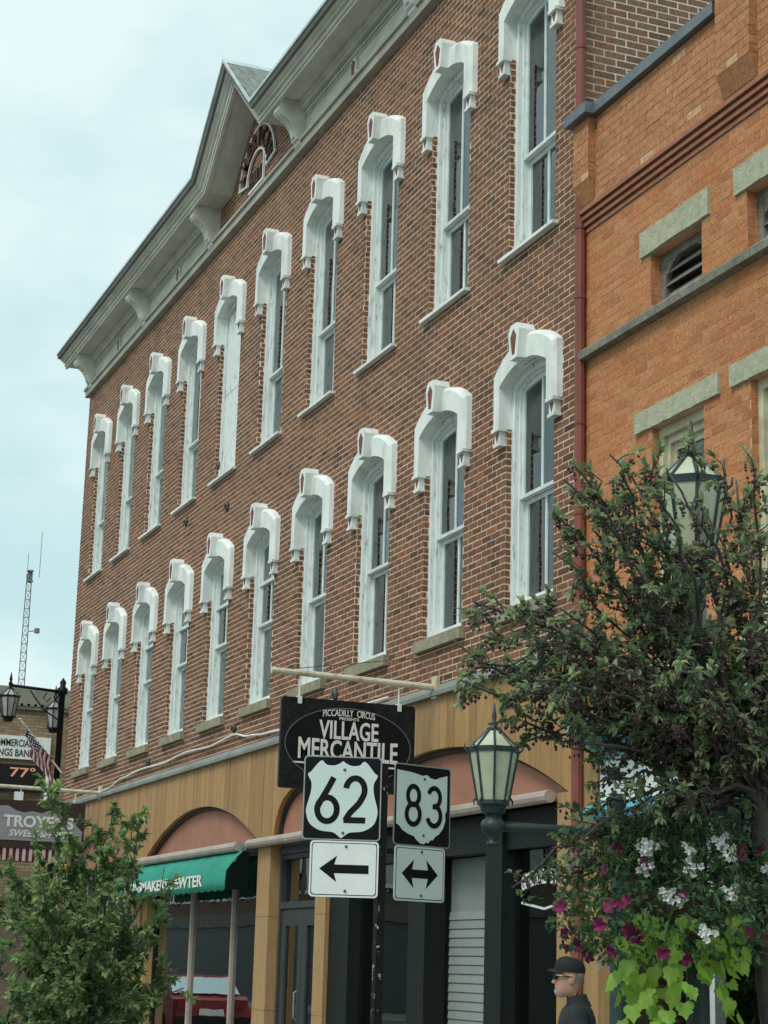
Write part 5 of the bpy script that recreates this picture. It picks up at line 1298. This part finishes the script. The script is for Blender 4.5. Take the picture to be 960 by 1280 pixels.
tn = [((0, 0, hip+.02), .15, .17), ((.0, .09, hip-.08), .105), ((.12, .095, kn), .082), ((.10, .095, .09), .068), ((.0, -.09, hip-.08), .105), ((-.03, -.095, kn), .082), ((-.24, -.095, .13), .068)]
skin_mesh(tn, [(0, 1), (1, 2), (2, 3), (0, 4), (4, 5), (5, 6)], 2).build('trousers', 'trousers', pr, smooth=True)
for (x, y, z, p_) in ((.14, .095, .0, 0), (-.22, -.095, .035, .35)):
    B().lathe([(.02, 0), (.05, .0), (.052, .03), (.046, .07), (.038, .10)], seg=14).xf(Matrix.Translation((x, y, z)) @ Matrix.Rotation(p_, 4, 'Y') @ Matrix.Diagonal((2.6, .95, 1, 1))).build('shoe', 'shoe', pr, smooth=True)
# cap, glasses, beard, hair
b = B(); n = 28; lay_ = [(.030, 1.05), (.055, 1.07), (.085, 1.01), (.112, .82), (.128, .52), (.134, .15)]
for (z, s_) in lay_:
    for k in range(n): a = 2*math.pi*k/n; r = .098 if math.cos(a) > 0 else .104; b.v.append((hx+r*s_*math.cos(a), .081*s_*math.sin(a), HZ+z-.006*math.cos(a)*-1))
for i in range(len(lay_)-1):
    for k in range(n): b.f.append((i*n+k, i*n+(k+1) % n, (i+1)*n+(k+1) % n, (i+1)*n+k))
b.f.append(tuple((len(lay_)-1)*n+k for k in range(n)))
cap = b.build('cap', 'cap_black', pr, smooth=True)
b = B(); n = 14
for (r0, dz) in ((.09, .040), (.150, .026)):
    for k in range(n+1): a = -1.15+2.3*k/n; b.v.append((hx+r0*math.cos(a)*(1 if r0 < .1 else 1.02), (.082 if r0 < .1 else .078)*math.sin(a)*1.05, HZ+dz+.012*math.cos(a)-.014*abs(math.sin(a))))
for k in range(n): b.f.append((k, k+1, n+2+k, n+1+k))
o = b.build('cap_peak', 'cap_black', cap, smooth=True); m_ = o.modifiers.new('t', 'SOLIDIFY'); m_.thickness = .006
g_ = B()
for sg in (-1, 1):
    g_.prism([(-.028, -.016), (.022, -.018), (.030, .002), (.026, .014), (-.028, .014)], -.003, .003).xf(Matrix.Translation((0, 0, 0))) if False else None
for sg in (-1, 1):
    k0 = len(g_.v)
    for (yy, zz) in ((.008, .014), (.060, .016), (.066, -.004), (.050, -.020), (.016, -.020)):
        g_.v.append((hx+.112-.55*max(0, yy-.03), sg*yy, HZ+zz)); g_.v.append((hx+.105-.55*max(0, yy-.03), sg*yy, HZ+zz))
    m5 = 5
    g_.f.append(tuple(k0+2*i for i in range(m5))); g_.f.append(tuple(k0+2*i+1 for i in range(m5-1, -1, -1)))
    for i in range(m5): g_.f.append((k0+2*i, k0+2*((i+1) % m5), k0+2*((i+1) % m5)+1, k0+2*i+1))
    g_.tube([(hx+.092, sg*.066, HZ+.006), (hx+.05, sg*.082, HZ+.004), (hx-.015, sg*.084, HZ-.002)], .005, 6)
g_.tube([(hx+.113, -.01, HZ+.004), (hx+.113, .01, HZ+.004)], .003, 6)
g_.build('sunglasses', 'lens_black', pr)
b = B(); n = 14
for (z, ff, wd) in ((-.142, .062, .030), (-.128, .094, .040), (-.105, .106, .046), (-.088, .106, .044)):
    for k in range(n+1): a = -1.1+2.2*k/n; b.v.append((hx+ff*math.cos(a)**.8, wd*math.sin(a)*1.05, HZ+z))
for i in range(3):
    for k in range(n): q = i*(n+1)+k; b.f.append((q, q+1, q+n+2, q+n+1))
b.build('beard', 'beard', pr, smooth=True)
b = B()
for (z, s_) in ((-.05, .985), (-.02, 1.005), (.032, 1.02)):
    for k in range(n+1): a = 1.95+(2*math.pi-3.9)*k/n; b.v.append((hx+.101*s_*math.cos(a), .079*s_*math.sin(a), HZ+z))
for i in range(2):
    for k in range(n): q = i*(n+1)+k; b.f.append((q, q+1, q+n+2, q+n+1))
b.build('hair', 'hair_grey', pr, smooth=True)

# ------------------------------------------------------------------ across the street (mirrored in the shop glass) and a parked car
def opposite(x0, x1, h, mw, mtrim, label, seed):
    o = thing('brick_building', label, 'building', ((x0+x1)/2, -24, SW), group='buildings across the street')
    B().box(x0, x1, -30, -19.5, SW, h).build('wall', mw, o, True)
    B().box(x0-.05, x1+.05, -19.5, -19.1, h-.6, h+.1).build('cornice', mtrim, o, True); B().box(x0+.2, x1-.2, -19.499, -19.35, SW, 3.3).build('shop_window', 'door_grey', o, True)
    B().box(x0, x1, -19.499, -19.2, 3.3, 3.9).build('fascia', 'room_wall', o, True)
    wm = B().box(-.55, .55, 0, .06, 0, 1.9).mesh('window', 'dark_glass'); fm = B().box(-.7, .7, .0005, .09, 1.9, 2.1).box(-.7, .7, .0005, .12, -.15, 0).mesh('surround', mtrim)
    n = int((x1-x0)/2.2); d0 = WL[o.name]
    for r in range(int((h-4.4)/3)):
        for k in range(n):
            wn = link('window', wm, o, (x0+(k+.5)*(x1-x0)/n-d0[0], -19.5-d0[1], 4.7+3.1*r-d0[2])); link('surround', fm, wn)
opposite(-125, -76, 9, 'mortar_bank', 'bank_stone', 'tan brick block across the street, far end', 1)
opposite(-75.5, -49, 11, 'brick_side', 'cornice_light', 'red brick block across the street, middle one', 2)
opposite(-48.5, -16, 8.5, 'mortar_bank', 'white_paint', 'tan brick block across the street with white trim', 3)
car = thing('parked_car', 'red hatchback parked at the kerb, mirrored in the shop window', 'car', (-9.2, -4.5, GZ))
prof = [(-2.1, .35), (-2.12, .62), (-2.0, .88), (-1.1, 1.0), (-.45, 1.42), (.9, 1.45), (1.75, 1.02), (2.05, .95), (2.1, .35)]
b = B(); ns = 5
for (yy, s_) in ((-.86, 0), (-.80, 1), (.80, 1), (.86, 0)):
    for (x, z) in prof: b.v.append((x*(.985 if s_ == 0 else 1), yy*(.80 if z > 1.1 else 1.), z))
m = len(prof)
for i in range(3):
    for j in range(m-1): b.f.append((i*m+j, i*m+j+1, (i+1)*m+j+1, (i+1)*m+j))
b.f.append(tuple(range(m))); b.f.append(tuple(range(4*m-1, 3*m-1, -1)))
b.build('body', 'car_red', car)
B().add([(1.02, -.66, 1.39), (1.02, .66, 1.39), (1.72, .78, 1.06), (1.72, -.78, 1.06)], [(0, 1, 2, 3)]).shift((.012, 0, .012)).build('rear_window', 'dark_glass', car)
B().box(2.06, 2.16, -.82, .82, .38, .60).build('bumper', 'tyre', car); B().box(2.161, 2.168, -.26, .26, .62, .76).build('number_plate', 'white_paint', car)
for sg in (-1, 1):
    B().add([(-.95, sg*.84, 1.02), (1.5, sg*.84, 1.02), (.85, sg*.70, 1.38), (-.42, sg*.70, 1.38)], [(0, 1, 2, 3)]).build('side_window', 'dark_glass', car)
    B().box(-2.135, -2.05, sg*.55-.16, sg*.55+.16, .66, .80).build('headlight', 'chrome_lamp', car); B().box(2.05, 2.105, sg*.6-.14, sg*.6+.14, .75, .95).build('tail_light', 'car_red', car)
    for x in (-1.35, 1.3):
        wl = B().lathe([(.2, -.10), (.31, -.10), (.325, -.05), (.325, .05), (.31, .10), (.2, .10)], seg=20).xf(Matrix.Translation((x, sg*.80, .325)) @ Matrix.Rotation(math.pi/2, 4, 'X')).build('wheel', 'tyre', car, smooth=False)
        B().lathe([(.02, -.112), (.19, -.108), (.2, .108), (.02, .112)], seg=16).xf(Matrix.Translation((x, sg*.80, .325)) @ Matrix.Rotation(math.pi/2, 4, 'X')).build('rim', 'rim', wl)
